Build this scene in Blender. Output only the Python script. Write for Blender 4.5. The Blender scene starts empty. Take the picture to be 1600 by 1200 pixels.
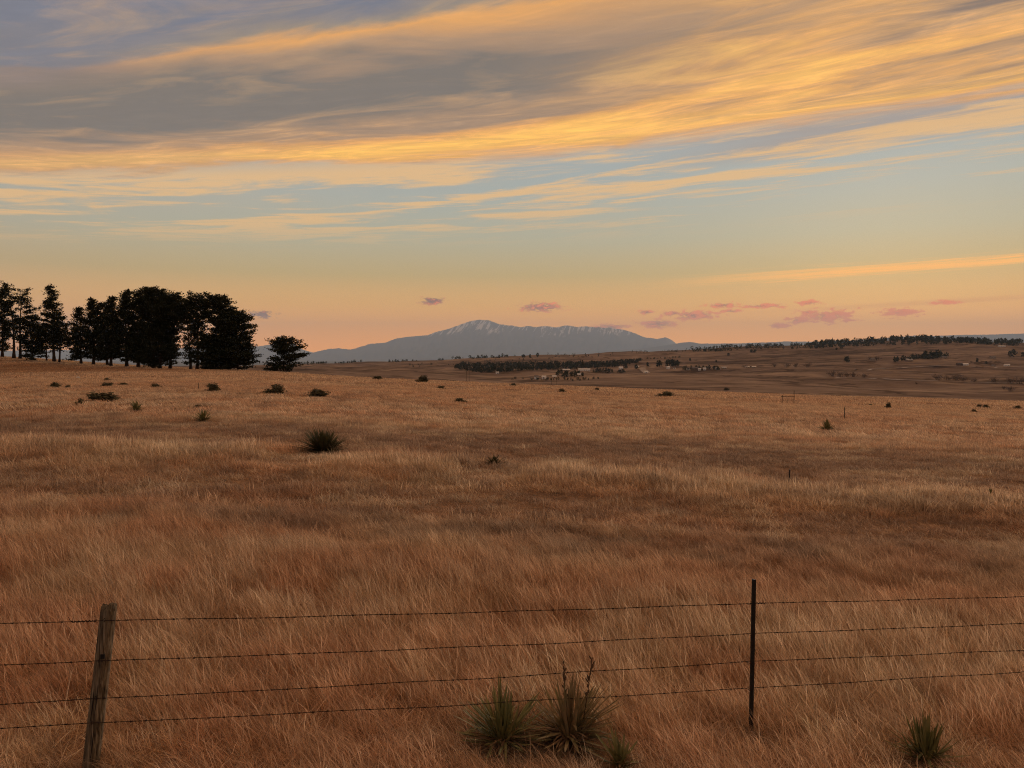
import bpy, math, random
import numpy as np
from mathutils import Vector

# ------------------------------------------------------------------ camera
F = 1155.0                      # focal length in photo pixels (1600 wide)
HOR = 548.0                     # horizon row of the photograph
CAMZ = 3.1
PITCH = math.atan((600 - HOR) / F)
scene = bpy.context.scene
COL = scene.collection
cam_d = bpy.data.cameras.new("camera")
cam_d.sensor_width = 36.0
cam_d.lens = 36.0 * F / 1600.0
cam_d.clip_start = 0.1
cam_d.clip_end = 400000.0
cam = bpy.data.objects.new("camera", cam_d)
cam.location = (0, 0, CAMZ)
cam.rotation_euler = (math.pi / 2 - PITCH, 0, 0)
COL.objects.link(cam)
scene.camera = cam

scene.view_settings.view_transform = 'Standard'
scene.view_settings.look = 'None'
scene.view_settings.exposure = 0.22
scene.view_settings.gamma = 1.0
scene.view_settings.use_curve_mapping = False
scene.render.engine = 'CYCLES'
cy = scene.cycles
cy.max_bounces = 6
cy.diffuse_bounces = 3
cy.glossy_bounces = 1
cy.transmission_bounces = 2
cy.volume_bounces = 1
cy.transparent_max_bounces = 4
cy.use_denoising = True
cy.denoising_prefilter = 'NONE'
cy.filter_width = 1.1
cy.use_adaptive_sampling = True
cy.adaptive_threshold = 0.02

SUN_AZ, SUN_EL = 27.0, 8.0      # degrees right of the view axis, above the horizon


def lin(r, g, b, k=1.0):
    f = lambda c: (c / 12.92 if c <= .04045 else ((c + .055) / 1.055) ** 2.4)
    return (f(r / 255) * k, f(g / 255) * k, f(b / 255) * k, 1.0)


class NT:
    """small helper that writes node graphs"""
    def __init__(self, tree):
        self.t = tree
        self.n = tree.nodes
        self.l = tree.links

    def put(self, sock, v):
        if isinstance(v, bpy.types.NodeSocket):
            self.l.new(v, sock)
        elif v is not None:
            sock.default_value = v

    def m(self, op, a, b=None, c=None, clamp=False):
        n = self.n.new('ShaderNodeMath')
        n.operation = op
        n.use_clamp = clamp
        for i, v in enumerate((a, b, c)):
            if v is not None:
                self.put(n.inputs[i], v)
        return n.outputs[0]

    def vm(self, op, a, b=None, out=0):
        n = self.n.new('ShaderNodeVectorMath')
        n.operation = op
        self.put(n.inputs[0], a)
        if b is not None:
            self.put(n.inputs[1], b)
        return n.outputs[out]

    def xyz(self, x, y, z=0.0):
        n = self.n.new('ShaderNodeCombineXYZ')
        for i, v in enumerate((x, y, z)):
            self.put(n.inputs[i], v)
        return n.outputs[0]

    def sep(self, v):
        n = self.n.new('ShaderNodeSeparateXYZ')
        self.put(n.inputs[0], v)
        return n.outputs

    def noise(self, vec, scale=1.0, detail=4.0, rough=.5, dist=0.0):
        n = self.n.new('ShaderNodeTexNoise')
        n.noise_dimensions = '3D'
        self.put(n.inputs['Vector'], vec)
        n.inputs['Scale'].default_value = scale
        n.inputs['Detail'].default_value = detail
        n.inputs['Roughness'].default_value = rough
        n.inputs['Distortion'].default_value = dist
        return n.outputs['Fac']

    def step(self, x, lo, hi, a=0.0, b=1.0):
        n = self.n.new('ShaderNodeMapRange')
        n.interpolation_type = 'SMOOTHSTEP'
        self.put(n.inputs['Value'], x)
        for k, v in (('From Min', lo), ('From Max', hi), ('To Min', a), ('To Max', b)):
            n.inputs[k].default_value = v
        return n.outputs[0]

    def ramp(self, x, stops, lo=0.0, hi=1.0, interp='LINEAR'):
        f = self.n.new('ShaderNodeMapRange')
        self.put(f.inputs['Value'], x)
        f.inputs['From Min'].default_value = lo
        f.inputs['From Max'].default_value = hi
        n = self.n.new('ShaderNodeValToRGB')
        n.color_ramp.interpolation = interp
        e = n.color_ramp.elements
        while len(e) < len(stops):
            e.new(1.0)
        for el, (p, c) in zip(e, stops):
            el.position = (p - lo) / (hi - lo)
        for el, (p, c) in zip(e, stops):
            el.color = c
        self.l.new(f.outputs[0], n.inputs[0])
        return n.outputs[0]

    def mix(self, fac, a, b, blend='MIX'):
        n = self.n.new('ShaderNodeMix')
        n.data_type = 'RGBA'
        n.blend_type = blend
        self.put(n.inputs[0], fac)
        self.put(n.inputs[6], a)
        self.put(n.inputs[7], b)
        return n.outputs[2]


# ------------------------------------------------------------------ sky
world = bpy.data.worlds.new("World")
scene.world = world
world.use_nodes = True
w = NT(world.node_tree)
w.n.clear()
gen = w.n.new('ShaderNodeTexCoord').outputs['Generated']
dx, dy, dz = w.sep(w.vm('NORMALIZE', gen))
zc = w.m('MAXIMUM', dz, 0.012)
PX = w.m('MAXIMUM', w.m('MINIMUM', w.m('DIVIDE', dx, zc), 14.0), -14.0)   # point of the cloud deck in units of its height
PY = w.m('DIVIDE', dy, zc)
S = w.m('ADD', PY, w.m('ADD', w.m('MULTIPLY', PX, .357), w.m('MULTIPLY', w.m('MULTIPLY', PX, PX), .073)))
S = w.m('MAXIMUM', w.m('MINIMUM', S, 40.0), -40.0)
# clear air: warm at the horizon, blue-green higher, duller and bluer away from the sunset
side = w.m('ADD', w.m('MULTIPLY', dx, math.sin(math.radians(SUN_AZ))), w.m('MULTIPLY', dy, math.cos(math.radians(SUN_AZ))))
front = w.ramp(dz, [(0.0, lin(255, 154, 36, 2.15)), (.03, lin(255, 162, 44, 1.6)), (.06, lin(240, 172, 76, 1.25)), (.10, lin(206, 176, 114)), (.145, lin(184, 178, 150)),
                    (.20, lin(170, 176, 168)), (.28, lin(152, 166, 174)), (.6, lin(110, 135, 165)), (1.0, lin(95, 115, 150))])
back = w.ramp(dz, [(0.0, lin(150, 120, 125)), (.08, lin(165, 130, 125)), (.2, lin(140, 140, 155)), (.5, lin(110, 130, 160)), (1.0, lin(95, 115, 150))])
clear = w.mix(w.step(side, -.5, .75), back, front)
nish = w.n.new('ShaderNodeTexSky')
nish.sky_type = 'NISHITA'
nish.sun_disc = False
nish.sun_elevation = math.radians(SUN_EL)
nish.sun_rotation = math.radians(SUN_AZ)
nish.air_density = 1.0
nish.dust_density = 2.0
clear = w.mix(.12, clear, w.vm('SCALE', nish.outputs[0], None))
for nd in w.n:
    if nd.type == 'VECT_MATH' and nd.operation == 'SCALE':
        nd.inputs['Scale'].default_value = 0.022
# noises of the cloud deck, drawn out along the wind
warp = w.noise(w.xyz(w.m('MULTIPLY', PX, .5), w.m('MULTIPLY', S, .8), 3.1), 1.0, 3.0, .5)
Sw = w.m('ADD', S, w.m('MULTIPLY', w.m('SUBTRACT', warp, .5), .55))
n1 = w.noise(w.xyz(w.m('MULTIPLY', PX, .6), w.m('MULTIPLY', Sw, 2.0), 7.7), 1.0, 6.0, .58, .6)
n2 = w.noise(w.xyz(w.m('MULTIPLY', PX, 1.35), w.m('MULTIPLY', Sw, 4.2), 1.3), 1.0, 6.0, .62, 1.1)
n3 = w.noise(w.xyz(w.m('MULTIPLY', PX, .35), w.m('MULTIPLY', S, .5), 11.0), 1.0, 3.0, .5)
c1 = w.m('SUBTRACT', n1, .5)
c2 = w.m('SUBTRACT', n2, .5)
Sd = w.m('ADD', S, w.m('ADD', w.m('MULTIPLY', c1, 1.1), w.m('MULTIPLY', c2, .35)))
GREY, BLUEGREY = lin(119, 111, 104), lin(114, 117, 130)
ORA, BRI, DIM = lin(222, 160, 94), lin(255, 192, 92), lin(172, 138, 108)
over = w.mix(w.step(w.m('ADD', n1, w.m('MULTIPLY', w.m('SUBTRACT', n3, .5), .8)), .40, .62), GREY, ORA)      # the deck goes on overhead, grey with lit streaks
deck_col = w.ramp(Sd, [(.6, BLUEGREY), (1.85, BLUEGREY), (2.05, lin(150, 134, 118)), (2.22, ORA), (2.42, DIM), (2.6, GREY), (2.95, GREY),
                       (3.2, DIM), (3.36, ORA), (3.62, BRI), (3.85, ORA), (4.1, lin(205, 160, 112))], .6, 4.6)
deck_col = w.mix(w.step(Sd, 1.75, 1.35), deck_col, over)
# to the right the lit part is wider, to the left the upper streaks stay grey
right = w.step(PX, -.15, 1.25)
lit = w.ramp(w.m('ADD', n1, w.m('MULTIPLY', c2, .6)), [(.3, lin(142, 120, 104)), (.44, lin(190, 148, 106)), (.56, lin(226, 166, 98)), (.68, lin(252, 190, 98))], .2, .8)
deck_col = w.mix(w.m('MULTIPLY', right, w.m('MULTIPLY', w.step(Sd, 1.9, 2.5), w.step(Sd, 3.9, 3.3))), deck_col, lit)
leftq = w.m('MULTIPLY', w.step(PX, -.75, -1.7), w.step(Sd, 2.9, 2.5))
deck_col = w.mix(w.m('MULTIPLY', leftq, .85), deck_col, w.mix(w.step(Sd, 1.9, 2.5), BLUEGREY, GREY))
deck_col = w.mix(w.m('MULTIPLY', w.m('MULTIPLY', w.step(PX, -.7, -1.8), w.step(Sd, 2.9, 3.3)), .55), deck_col, lin(186, 146, 108))
# fine silk in the deck
deck_col = w.mix(w.m('MULTIPLY', w.m('ABSOLUTE', c2), 1.0, clamp=True), deck_col, w.mix(w.step(n2, .45, .55), lin(120, 112, 108), lin(240, 185, 120)), 'MIX')
n4 = w.noise(w.xyz(w.m('MULTIPLY', PX, 1.9), w.m('MULTIPLY', Sw, 6.5), 21.0), 1.0, 6.0, .68, 2.6)
deck_col = w.mix(w.m('MAXIMUM', w.step(Sd, 2.9, 3.3, .3, 1.0), w.m('MULTIPLY', right, .85)), deck_col, w.ramp(n4, [(.3, (.84, .86, .89, 1)), (.5, (1, 1, 1, 1)), (.62, (1.16, 1.14, 1.10, 1)), (.74, (1.4, 1.34, 1.22, 1))], .2, .8), 'MULTIPLY')
# far behind the camera and overhead the deck breaks up
deck = w.step(Sd, 4.02, 3.74)
deck = w.m('MULTIPLY', deck, w.step(w.m('ADD', n3, w.m('MULTIPLY', w.step(S, 0.0, 2.2), .5)), .30, .5))
# wisps below the edge of the deck
wn = w.m('ADD', n1, w.m('ADD', w.m('MULTIPLY', c2, .5), w.m('MULTIPLY', w.m('SUBTRACT', n4, .5), .22)))
wis = w.m('MULTIPLY', w.step(w.m('SUBTRACT', wn, w.m('MULTIPLY', w.m('MULTIPLY', w.step(PX, .3, 1.2), w.step(S, 4.7, 4.2)), .07)), .44, .62), w.m('MULTIPLY', w.step(S, 3.4, 4.0), w.step(S, 7.4, 5.0)))
veil = w.m('MULTIPLY', w.step(n3, .35, .7), w.m('MULTIPLY', w.step(S, 3.5, 4.0), w.step(S, 5.6, 4.0)))
sky = w.mix(w.m('MULTIPLY', veil, .35), clear, lin(190, 168, 140))
sky = w.mix(w.m('MULTIPLY', w.m('MULTIPLY', w.step(PX, .5, 1.4), w.m('MULTIPLY', w.step(S, 3.6, 3.9), w.step(S, 4.75, 4.1))), w.step(n1, .25, .6, .25, .8)), sky, lin(160, 146, 138))
sky = w.mix(w.m('MULTIPLY', wis, .8), sky, lin(232, 184, 122))
sky = w.mix(deck, sky, deck_col)
# long low streak on the right
sb = w.m('SUBTRACT', w.m('ADD', S, w.m('MULTIPLY', w.m('ADD', c1, c2), 2.6)), 12.3)
lowb = w.m('MULTIPLY', w.m('EXPONENT', w.m('MULTIPLY', w.m('MULTIPLY', sb, sb), -1.6)), w.step(PX, 1.6, 4.6))
sky = w.mix(w.m('MULTIPLY', lowb, .85), sky, lin(255, 178, 84, 1.35))
sb2 = w.m('SUBTRACT', w.m('ADD', S, w.m('MULTIPLY', c1, 2.5)), 24.0)
lowb2 = w.m('MULTIPLY', w.m('EXPONENT', w.m('MULTIPLY', w.m('MULTIPLY', sb2, sb2), -.5)), w.step(PX, 5.0, 9.0))
sky = w.mix(w.m('MULTIPLY', lowb2, .5), sky, lin(255, 170, 90))
# small cumulus low over the mountains: azimuth and elevation of each
AZ = w.m('ARCTAN2', dx, dy)
EL = w.m('ARCSINE', dz)
AE = w.xyz(AZ, EL, 0.0)


def azel(px, py):
    v = Vector(((px - 800) / F, 1.0, (600 - py) / F))
    y = v.y * math.cos(PITCH) + v.z * math.sin(PITCH)
    z = -v.y * math.sin(PITCH) + v.z * math.cos(PITCH)
    return math.atan2(v.x, y), math.atan2(z, math.hypot(v.x, y))


SMALL = [(845, 480, 34, 9), (676, 470, 20, 7), (408, 492, 20, 6), (1086, 493, 36, 9), (1028, 506, 26, 9), (1050, 490, 16, 5), (1010, 488, 12, 4),
         (1130, 477, 24, 5), (1195, 478, 36, 4), (1263, 473, 18, 5), (1294, 494, 40, 12), (1248, 501, 20, 7), (1218, 509, 20, 5), (1265, 488, 16, 4),
         (1408, 488, 28, 8), (1478, 472, 18, 4), (955, 511, 30, 6), (1140, 486, 18, 3)]
acc = None
for px, py, a, b in SMALL:
    A, E = azel(px, py)
    q = w.vm('MULTIPLY', w.vm('SUBTRACT', AE, (A, E, 0)), (F / a * .82, F / b * .95, 0))
    ln = w.vm('LENGTH', q, out=1)
    acc = ln if acc is None else w.m('MINIMUM', acc, ln)
cn = w.noise(w.xyz(w.m('MULTIPLY', AZ, 95.0), w.m('MULTIPLY', EL, 230.0), 5.0), 1.0, 5.0, .66, .4)
cv = w.m('ADD', w.m('SUBTRACT', 1.0, acc), w.m('MULTIPLY', w.m('SUBTRACT', cn, .5), 3.6))
cmask = w.step(cv, .08, .6)
ccol = w.mix(w.step(w.m('ADD', cn, w.m('MULTIPLY', AZ, .35)), .42, .68), lin(112, 68, 72), lin(255, 128, 72, 1.15))
sky = w.mix(w.m('MULTIPLY', cmask, w.m('MULTIPLY', w.step(dz, 0.0, .02), .9)), sky, ccol)
bg = w.n.new('ShaderNodeBackground')
w.l.new(sky, bg.inputs['Color'])
bg.inputs['Strength'].default_value = 1.0
wo = w.n.new('ShaderNodeOutputWorld')
w.l.new(bg.outputs[0], wo.inputs['Surface'])
world.cycles.sampling_method = 'MANUAL'
world.cycles.sample_map_resolution = 1024

# ------------------------------------------------------------------ sun just at the mountains, very soft
sd = bpy.data.lights.new("sun", 'SUN')
sd.energy = 2.2
sd.angle = math.radians(16)
sd.color = (1.0, .86, .74)
so = bpy.data.objects.new("sun", sd)
COL.objects.link(so)
sv = Vector((math.sin(math.radians(SUN_AZ)) * math.cos(math.radians(SUN_EL)), math.cos(math.radians(SUN_AZ)) * math.cos(math.radians(SUN_EL)), math.sin(math.radians(SUN_EL))))
so.rotation_euler = sv.to_track_quat('Z', 'Y').to_euler()
so.location = (40, 80, 60)


# ------------------------------------------------------------------ helpers
def hash2(ix, iy, seed):
    with np.errstate(over='ignore'):
        h = (ix.astype(np.int64) * 374761393 + iy.astype(np.int64) * 668265263 + seed * 974711) & 0x7fffffff
        h = ((h ^ (h >> 13)) * 1274126177) & 0x7fffffff
        h = h ^ (h >> 16)
    return (h & 0xffff) / 65535.0


def vnoise(x, y, seed=0):
    x = np.asarray(x, float); y = np.asarray(y, float)
    ix = np.floor(x); iy = np.floor(y)
    fx = x - ix; fy = y - iy
    fx = fx * fx * fx * (fx * (fx * 6 - 15) + 10); fy = fy * fy * fy * (fy * (fy * 6 - 15) + 10)
    a = hash2(ix, iy, seed); b = hash2(ix + 1, iy, seed); c = hash2(ix, iy + 1, seed); d = hash2(ix + 1, iy + 1, seed)
    return (a * (1 - fx) + b * fx) * (1 - fy) + (c * (1 - fx) + d * fx) * fy


def fbm(x, y, seed=0, oct=4, gain=.5):
    s = 0; a = 1; t = 0
    for i in range(oct):
        s = s + a * vnoise(np.asarray(x) * 2 ** i + 17.3 * i, np.asarray(y) * 2 ** i - 9.1 * i, seed + i)
        t += a; a *= gain
    return s / t


def sstep(x, a, b):
    t = np.clip((np.asarray(x, float) - a) / (b - a), 0, 1)
    return t * t * (3 - 2 * t)


class MB:
    """collects polygons; build() links them as one mesh object"""
    def __init__(self):
        self.v = []; self.f = []; self.n = 0

    def add(self, verts, faces):
        verts = np.asarray(verts, float).reshape(-1, 3)
        self.v.append(verts)
        for f in faces:
            self.f.append(tuple(i + self.n for i in f))
        self.n += len(verts)

    def box(self, c, s, rz=0.0, taper=1.0):
        hx, hy, hz = s[0] / 2, s[1] / 2, s[2] / 2
        p = np.array([(-hx, -hy, -hz), (hx, -hy, -hz), (hx, hy, -hz), (-hx, hy, -hz), (-hx * taper, -hy * taper, hz), (hx * taper, -hy * taper, hz), (hx * taper, hy * taper, hz), (-hx * taper, hy * taper, hz)])
        ca, sa = math.cos(rz), math.sin(rz)
        p = p @ np.array([(ca, sa, 0), (-sa, ca, 0), (0, 0, 1)]) + np.array(c)
        self.add(p, [(3, 2, 1, 0), (4, 5, 6, 7), (0, 1, 5, 4), (1, 2, 6, 5), (2, 3, 7, 6), (3, 0, 4, 7)])

    def tube(self, pts, rad, n=6, cap=True):
        pts = np.asarray(pts, float); m = len(pts)
        rad = np.broadcast_to(np.asarray(rad, float), (m,))
        t = np.gradient(pts, axis=0)
        t /= np.maximum(np.linalg.norm(t, axis=1, keepdims=True), 1e-9)
        ref = np.array([0, 0, 1.0]) if abs(t[:, 2]).mean() < .8 else np.array([1.0, 0, 0])
        a = np.cross(t, ref); a /= np.maximum(np.linalg.norm(a, axis=1, keepdims=True), 1e-9)
        b = np.cross(t, a)
        ang = np.arange(n) * 2 * math.pi / n
        ring = pts[:, None] + rad[:, None, None] * (np.cos(ang)[None, :, None] * a[:, None] + np.sin(ang)[None, :, None] * b[:, None])
        fs = []
        for i in range(m - 1):
            for k in range(n):
                k2 = (k + 1) % n
                fs.append((i * n + k, i * n + k2, (i + 1) * n + k2, (i + 1) * n + k))
        if cap:
            fs.append(tuple(range(n - 1, -1, -1))); fs.append(tuple((m - 1) * n + k for k in range(n)))
        self.add(ring.reshape(-1, 3), fs)

    def mesh(self, name, mat, smooth=False):
        me = bpy.data.meshes.new(name)
        v = np.concatenate(self.v) if self.v else np.zeros((0, 3))
        me.from_pydata(v.tolist(), [], self.f)
        if mat: me.materials.append(mat)
        if smooth:
            me.polygons.foreach_set('use_smooth', [True] * len(me.polygons))
        me.update()
        return me

    def build(self, name, mat, parent=None, smooth=False):
        return link(name, self.mesh(name, mat, smooth), parent)


def np_mesh(name, verts, faces, mat, smooth=False):
    """fast mesh from arrays, all faces with the same corner count"""
    me = bpy.data.meshes.new(name)
    nf, k = faces.shape
    me.vertices.add(len(verts)); me.vertices.foreach_set('co', np.ascontiguousarray(verts, dtype=np.float32).ravel())
    me.loops.add(nf * k); me.loops.foreach_set('vertex_index', np.ascontiguousarray(faces, dtype=np.int32).ravel())
    me.polygons.add(nf)
    me.polygons.foreach_set('loop_start', np.arange(0, nf * k, k, dtype=np.int32))
    me.polygons.foreach_set('use_smooth', np.full(nf, smooth))
    me.update(calc_edges=True)
    me.validate()
    if mat: me.materials.append(mat)
    return me


def link(name, data, parent=None, loc=None):
    o = bpy.data.objects.new(name, data)
    COL.objects.link(o)
    if parent: o.parent = parent
    if loc is not None: o.location = loc
    return o


def tag(o, label=None, cat=None, group=None, kind=None):
    if label: o['label'] = label
    if cat: o['category'] = cat
    if group: o['group'] = group
    if kind: o['kind'] = kind
    return o


def thing(name, label, cat, loc, group=None, rz=0.0):
    o = link(name, None, None, loc)
    o.empty_display_size = .1
    o.rotation_euler[2] = rz
    return tag(o, label, cat, group)


# ------------------------------------------------------------------ materials
def material(name, col, rough=.85, spec=.15, vary=0.0, scale=8.0, bump=0.0, bscale=30.0, col2=None, trans=0.0):
    m = bpy.data.materials.new(name); m.use_nodes = True
    g = NT(m.node_tree); g.n.clear()
    out = g.n.new('ShaderNodeOutputMaterial'); p = g.n.new('ShaderNodeBsdfPrincipled')
    p.inputs['Roughness'].default_value = rough
    p.inputs['Specular IOR Level'].default_value = spec
    pos = g.n.new('ShaderNodeTexCoord').outputs['Object']
    c = (*col, 1)
    if vary or col2:
        n = g.noise(pos, scale, 5, .6)
        c2 = (*(col2 or tuple(x * (1 - vary) for x in col)), 1)
        c = g.mix(g.step(n, .3, .7), c, c2)
    g.put(p.inputs['Base Color'], c)
    if bump:
        b = g.n.new('ShaderNodeBump'); b.inputs['Strength'].default_value = bump; b.inputs['Distance'].default_value = .02
        g.l.new(g.noise(pos, bscale, 6, .6), b.inputs['Height']); g.l.new(b.outputs[0], p.inputs['Normal'])
    sh = p.outputs[0]
    if trans:
        tr = g.n.new('ShaderNodeBsdfTranslucent'); g.put(tr.inputs[0], c)
        mx = g.n.new('ShaderNodeMixShader'); mx.inputs[0].default_value = trans
        g.l.new(sh, mx.inputs[1]); g.l.new(tr.outputs[0], mx.inputs[2]); sh = mx.outputs[0]
    g.l.new(sh, out.inputs['Surface'])
    return m


def ground_material():
    m = bpy.data.materials.new('prairie_ground'); m.use_nodes = True
    g = NT(m.node_tree); g.n.clear()
    out = g.n.new('ShaderNodeOutputMaterial'); p = g.n.new('ShaderNodeBsdfDiffuse')
    pos = g.n.new('ShaderNodeNewGeometry').outputs['Position']
    x, y, z = g.sep(pos)
    flat = g.xyz(x, y, 0.0)
    # near field: thatch and soil
    a = g.noise(flat, .22, 5, .6); b = g.noise(flat, 6.0, 6, .7)
    near = g.mix(g.step(a, .35, .65), (.30, .17, .10, 1), (.40, .25, .145, 1))
    near = g.mix(g.step(b, .35, .7), (.20, .125, .085, 1), near)
    # far pasture: long pale and dull strips lying along the slopes
    c = g.noise(g.xyz(g.m('MULTIPLY', x, .0016), g.m('MULTIPLY', y, .0065), 0.0), 1.0, 6, .62, .8)
    d = g.noise(g.xyz(g.m('MULTIPLY', x, .02), g.m('MULTIPLY', y, .016), 4.0), 1.0, 6, .7)
    e = g.noise(g.xyz(g.m('MULTIPLY', x, .0011), g.m('MULTIPLY', y, .012), 9.0), 1.0, 4, .55, .5)
    far = g.ramp(g.m('ADD', g.m('MULTIPLY', c, .7), g.m('MULTIPLY', d, .3)), [(.40, (.090, .066, .053, 1)), (.47, (.165, .119, .094, 1)), (.54, (.23, .168, .130, 1)), (.62, (.34, .25, .19, 1))], .25, .8)
    far = g.mix(g.m('MULTIPLY', g.step(g.m('ABSOLUTE', g.m('SUBTRACT', e, .5)), .018, .006), .55), far, (.34, .25, .18, 1))
    e2 = g.noise(g.xyz(g.m('MULTIPLY', x, .0023), g.m('MULTIPLY', y, .006), 17.0), 1.0, 5, .6, 1.2)
    far = g.mix(g.m('MULTIPLY', g.step(g.m('ABSOLUTE', g.m('SUBTRACT', e2, .5)), .02, .006), .7), far, (.06, .042, .032, 1))
    r = g.vm('LENGTH', flat, out=1)
    col = g.mix(g.step(r, 230, 330), near, far)
    col = g.mix(g.step(r, 6000, 14000), col, (.12, .11, .09, 1))
    g.put(p.inputs['Color'], col)
    bm = g.n.new('ShaderNodeBump'); bm.inputs['Strength'].default_value = .6; bm.inputs['Distance'].default_value = .05
    g.l.new(b, bm.inputs['Height']); g.l.new(bm.outputs[0], p.inputs['Normal'])
    g.l.new(p.outputs[0], out.inputs['Surface'])
    return m


def grass_material():
    m = bpy.data.materials.new('dry_grass'); m.use_nodes = True
    g = NT(m.node_tree); g.n.clear()
    out = g.n.new('ShaderNodeOutputMaterial')
    at = g.n.new('ShaderNodeAttribute'); at.attribute_type = 'INSTANCER'; at.attribute_name = 'gcol'
    bl = g.n.new('ShaderNodeAttribute'); bl.attribute_type = 'GEOMETRY'; bl.attribute_name = 'blade'
    c = g.mix(1.0, at.outputs['Color'], g.ramp(bl.outputs['Fac'], [(0, (.38, .36, .36, 1)), (.4, (.92, .92, .92, 1)), (.85, (1.18, 1.18, 1.18, 1)), (1, (1.4, 1.55, 1.65, 1))]), 'MULTIPLY')
    d = g.n.new('ShaderNodeBsdfDiffuse'); t = g.n.new('ShaderNodeBsdfTranslucent')
    g.put(d.inputs[0], c); g.put(t.inputs[0], c)
    mx = g.n.new('ShaderNodeMixShader'); mx.inputs[0].default_value = .5
    g.l.new(d.outputs[0], mx.inputs[1]); g.l.new(t.outputs[0], mx.inputs[2])
    g.l.new(mx.outputs[0], out.inputs['Surface'])
    return m


def mountain_material(snow):
    m = bpy.data.materials.new('mountain_rock'); m.use_nodes = True
    g = NT(m.node_tree); g.n.clear()
    out = g.n.new('ShaderNodeOutputMaterial'); p = g.n.new('ShaderNodeBsdfPrincipled')
    p.inputs['Roughness'].default_value = .95; p.inputs['Specular IOR Level'].default_value = .05
    pos = g.n.new('ShaderNodeNewGeometry').outputs['Position']
    x, y, z = g.sep(pos)
    a = g.noise(pos, .0012, 6, .65)
    c = g.mix(g.step(a, .35, .65), (.05, .06, .06, 1), (.11, .105, .10, 1))
    if snow:
        s1 = g.noise(g.xyz(g.m('MULTIPLY', g.m('ADD', x, g.m('MULTIPLY', z, -.55)), .0042), g.m('MULTIPLY', z, .0012), 2.0), 1.0, 6, .62, .6)
        s2 = g.noise(pos, .00035, 4, .6)
        hi = g.m('ADD', g.step(z, 600, 1900), g.m('MULTIPLY', g.m('SUBTRACT', s2, .5), 2.2))
        f = g.m('MULTIPLY', g.step(s1, .50, .57), g.step(hi, .35, .7))
        c = g.mix(f, c, (.85, .82, .82, 1))
    g.put(p.inputs['Base Color'], c)
    g.l.new(p.outputs[0], out.inputs['Surface'])
    return m


M_GROUND = ground_material()
M_GRASS = grass_material()
M_MTN = mountain_material(True)
M_FOOT = mountain_material(False)
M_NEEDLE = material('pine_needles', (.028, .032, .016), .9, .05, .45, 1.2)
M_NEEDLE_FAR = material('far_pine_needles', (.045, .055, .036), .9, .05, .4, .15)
M_BARK = material('pine_bark', (.06, .04, .03), .95, .05, .5, 5.0, .5, 9.0)
M_SAGE = material('sagebrush_leaf', (.15, .135, .08), .9, .05, .55, 6.0)
M_SAGETWIG = material('sagebrush_twig', (.14, .10, .075), .9, .05, .4, 9.0)
M_YUCCA = material('yucca_leaf', (.13, .13, .045), .6, .2, .4, 5.0, col2=(.24, .20, .085))
M_YDEAD = material('yucca_dead_leaf', (.26, .16, .09), .9, .05, .5, 7.0)
M_YSTALK = material('yucca_stalk', (.11, .07, .045), .9, .05, .4, 20.0)
M_WIRE = material('rusty_wire', (.028, .014, .010), .75, .25, .4, 40.0)
M_STEEL = material('painted_steel_post', (.016, .013, .012), .7, .3, .5, 14.0, .3, 60.0)
M_WALLS = [material('white_siding', (.82, .80, .77), .8, .2, .15, .6), material('tan_siding', (.36, .29, .23), .8, .2, .15, .6), material('brown_siding', (.16, .11, .085), .8, .2, .2, .6)]
M_ROOFS = [material('pale_metal_roof', (.80, .77, .74), .5, .4, .15, .5), material('grey_shingle_roof', (.19, .17, .165), .9, .1, .2, .8), material('dark_shingle_roof', (.07, .06, .058), .9, .1, .2, .8)]
M_GLASS = material('dark_window_glass', (.03, .035, .04), .15, .5)
M_TWIG = material('bare_twigs', (.15, .11, .09), .95, .05, .3, .4)
M_OLDWOOD = material('weathered_wood', (.10, .075, .055), .95, .05, .5, 6.0, .4, 20.0)
M_STONE = material('pale_stone', (.62, .56, .50), .9, .1, .2, 9.0, .3, 20.0)


def post_wood():
    m = bpy.data.materials.new('weathered_post_wood'); m.use_nodes = True
    g = NT(m.node_tree); g.n.clear()
    out = g.n.new('ShaderNodeOutputMaterial'); p = g.n.new('ShaderNodeBsdfPrincipled')
    p.inputs['Roughness'].default_value = .95; p.inputs['Specular IOR Level'].default_value = .08
    x, y, z = g.sep(g.n.new('ShaderNodeTexCoord').outputs['Object'])
    gr = g.noise(g.xyz(g.m('MULTIPLY', x, 90), g.m('MULTIPLY', y, 90), g.m('MULTIPLY', z, 4.0)), 1.0, 6, .65, .5)
    bl = g.noise(g.xyz(g.m('MULTIPLY', x, 14), g.m('MULTIPLY', y, 14), g.m('MULTIPLY', z, 5.0)), 1.0, 4, .6)
    c = g.ramp(gr, [(.34, (.025, .018, .013, 1)), (.46, (.10, .078, .052, 1)), (.56, (.17, .135, .09, 1)), (.68, (.30, .245, .175, 1))])
    c = g.mix(g.step(bl, .55, .75), c, (.055, .04, .03, 1))
    g.put(p.inputs['Base Color'], c)
    b = g.n.new('ShaderNodeBump'); b.inputs['Strength'].default_value = .9; b.inputs['Distance'].default_value = .008
    g.l.new(gr, b.inputs['Height']); g.l.new(b.outputs[0], p.inputs['Normal'])
    g.l.new(p.outputs[0], out.inputs['Surface'])
    return m


M_POST = post_wood()

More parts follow.
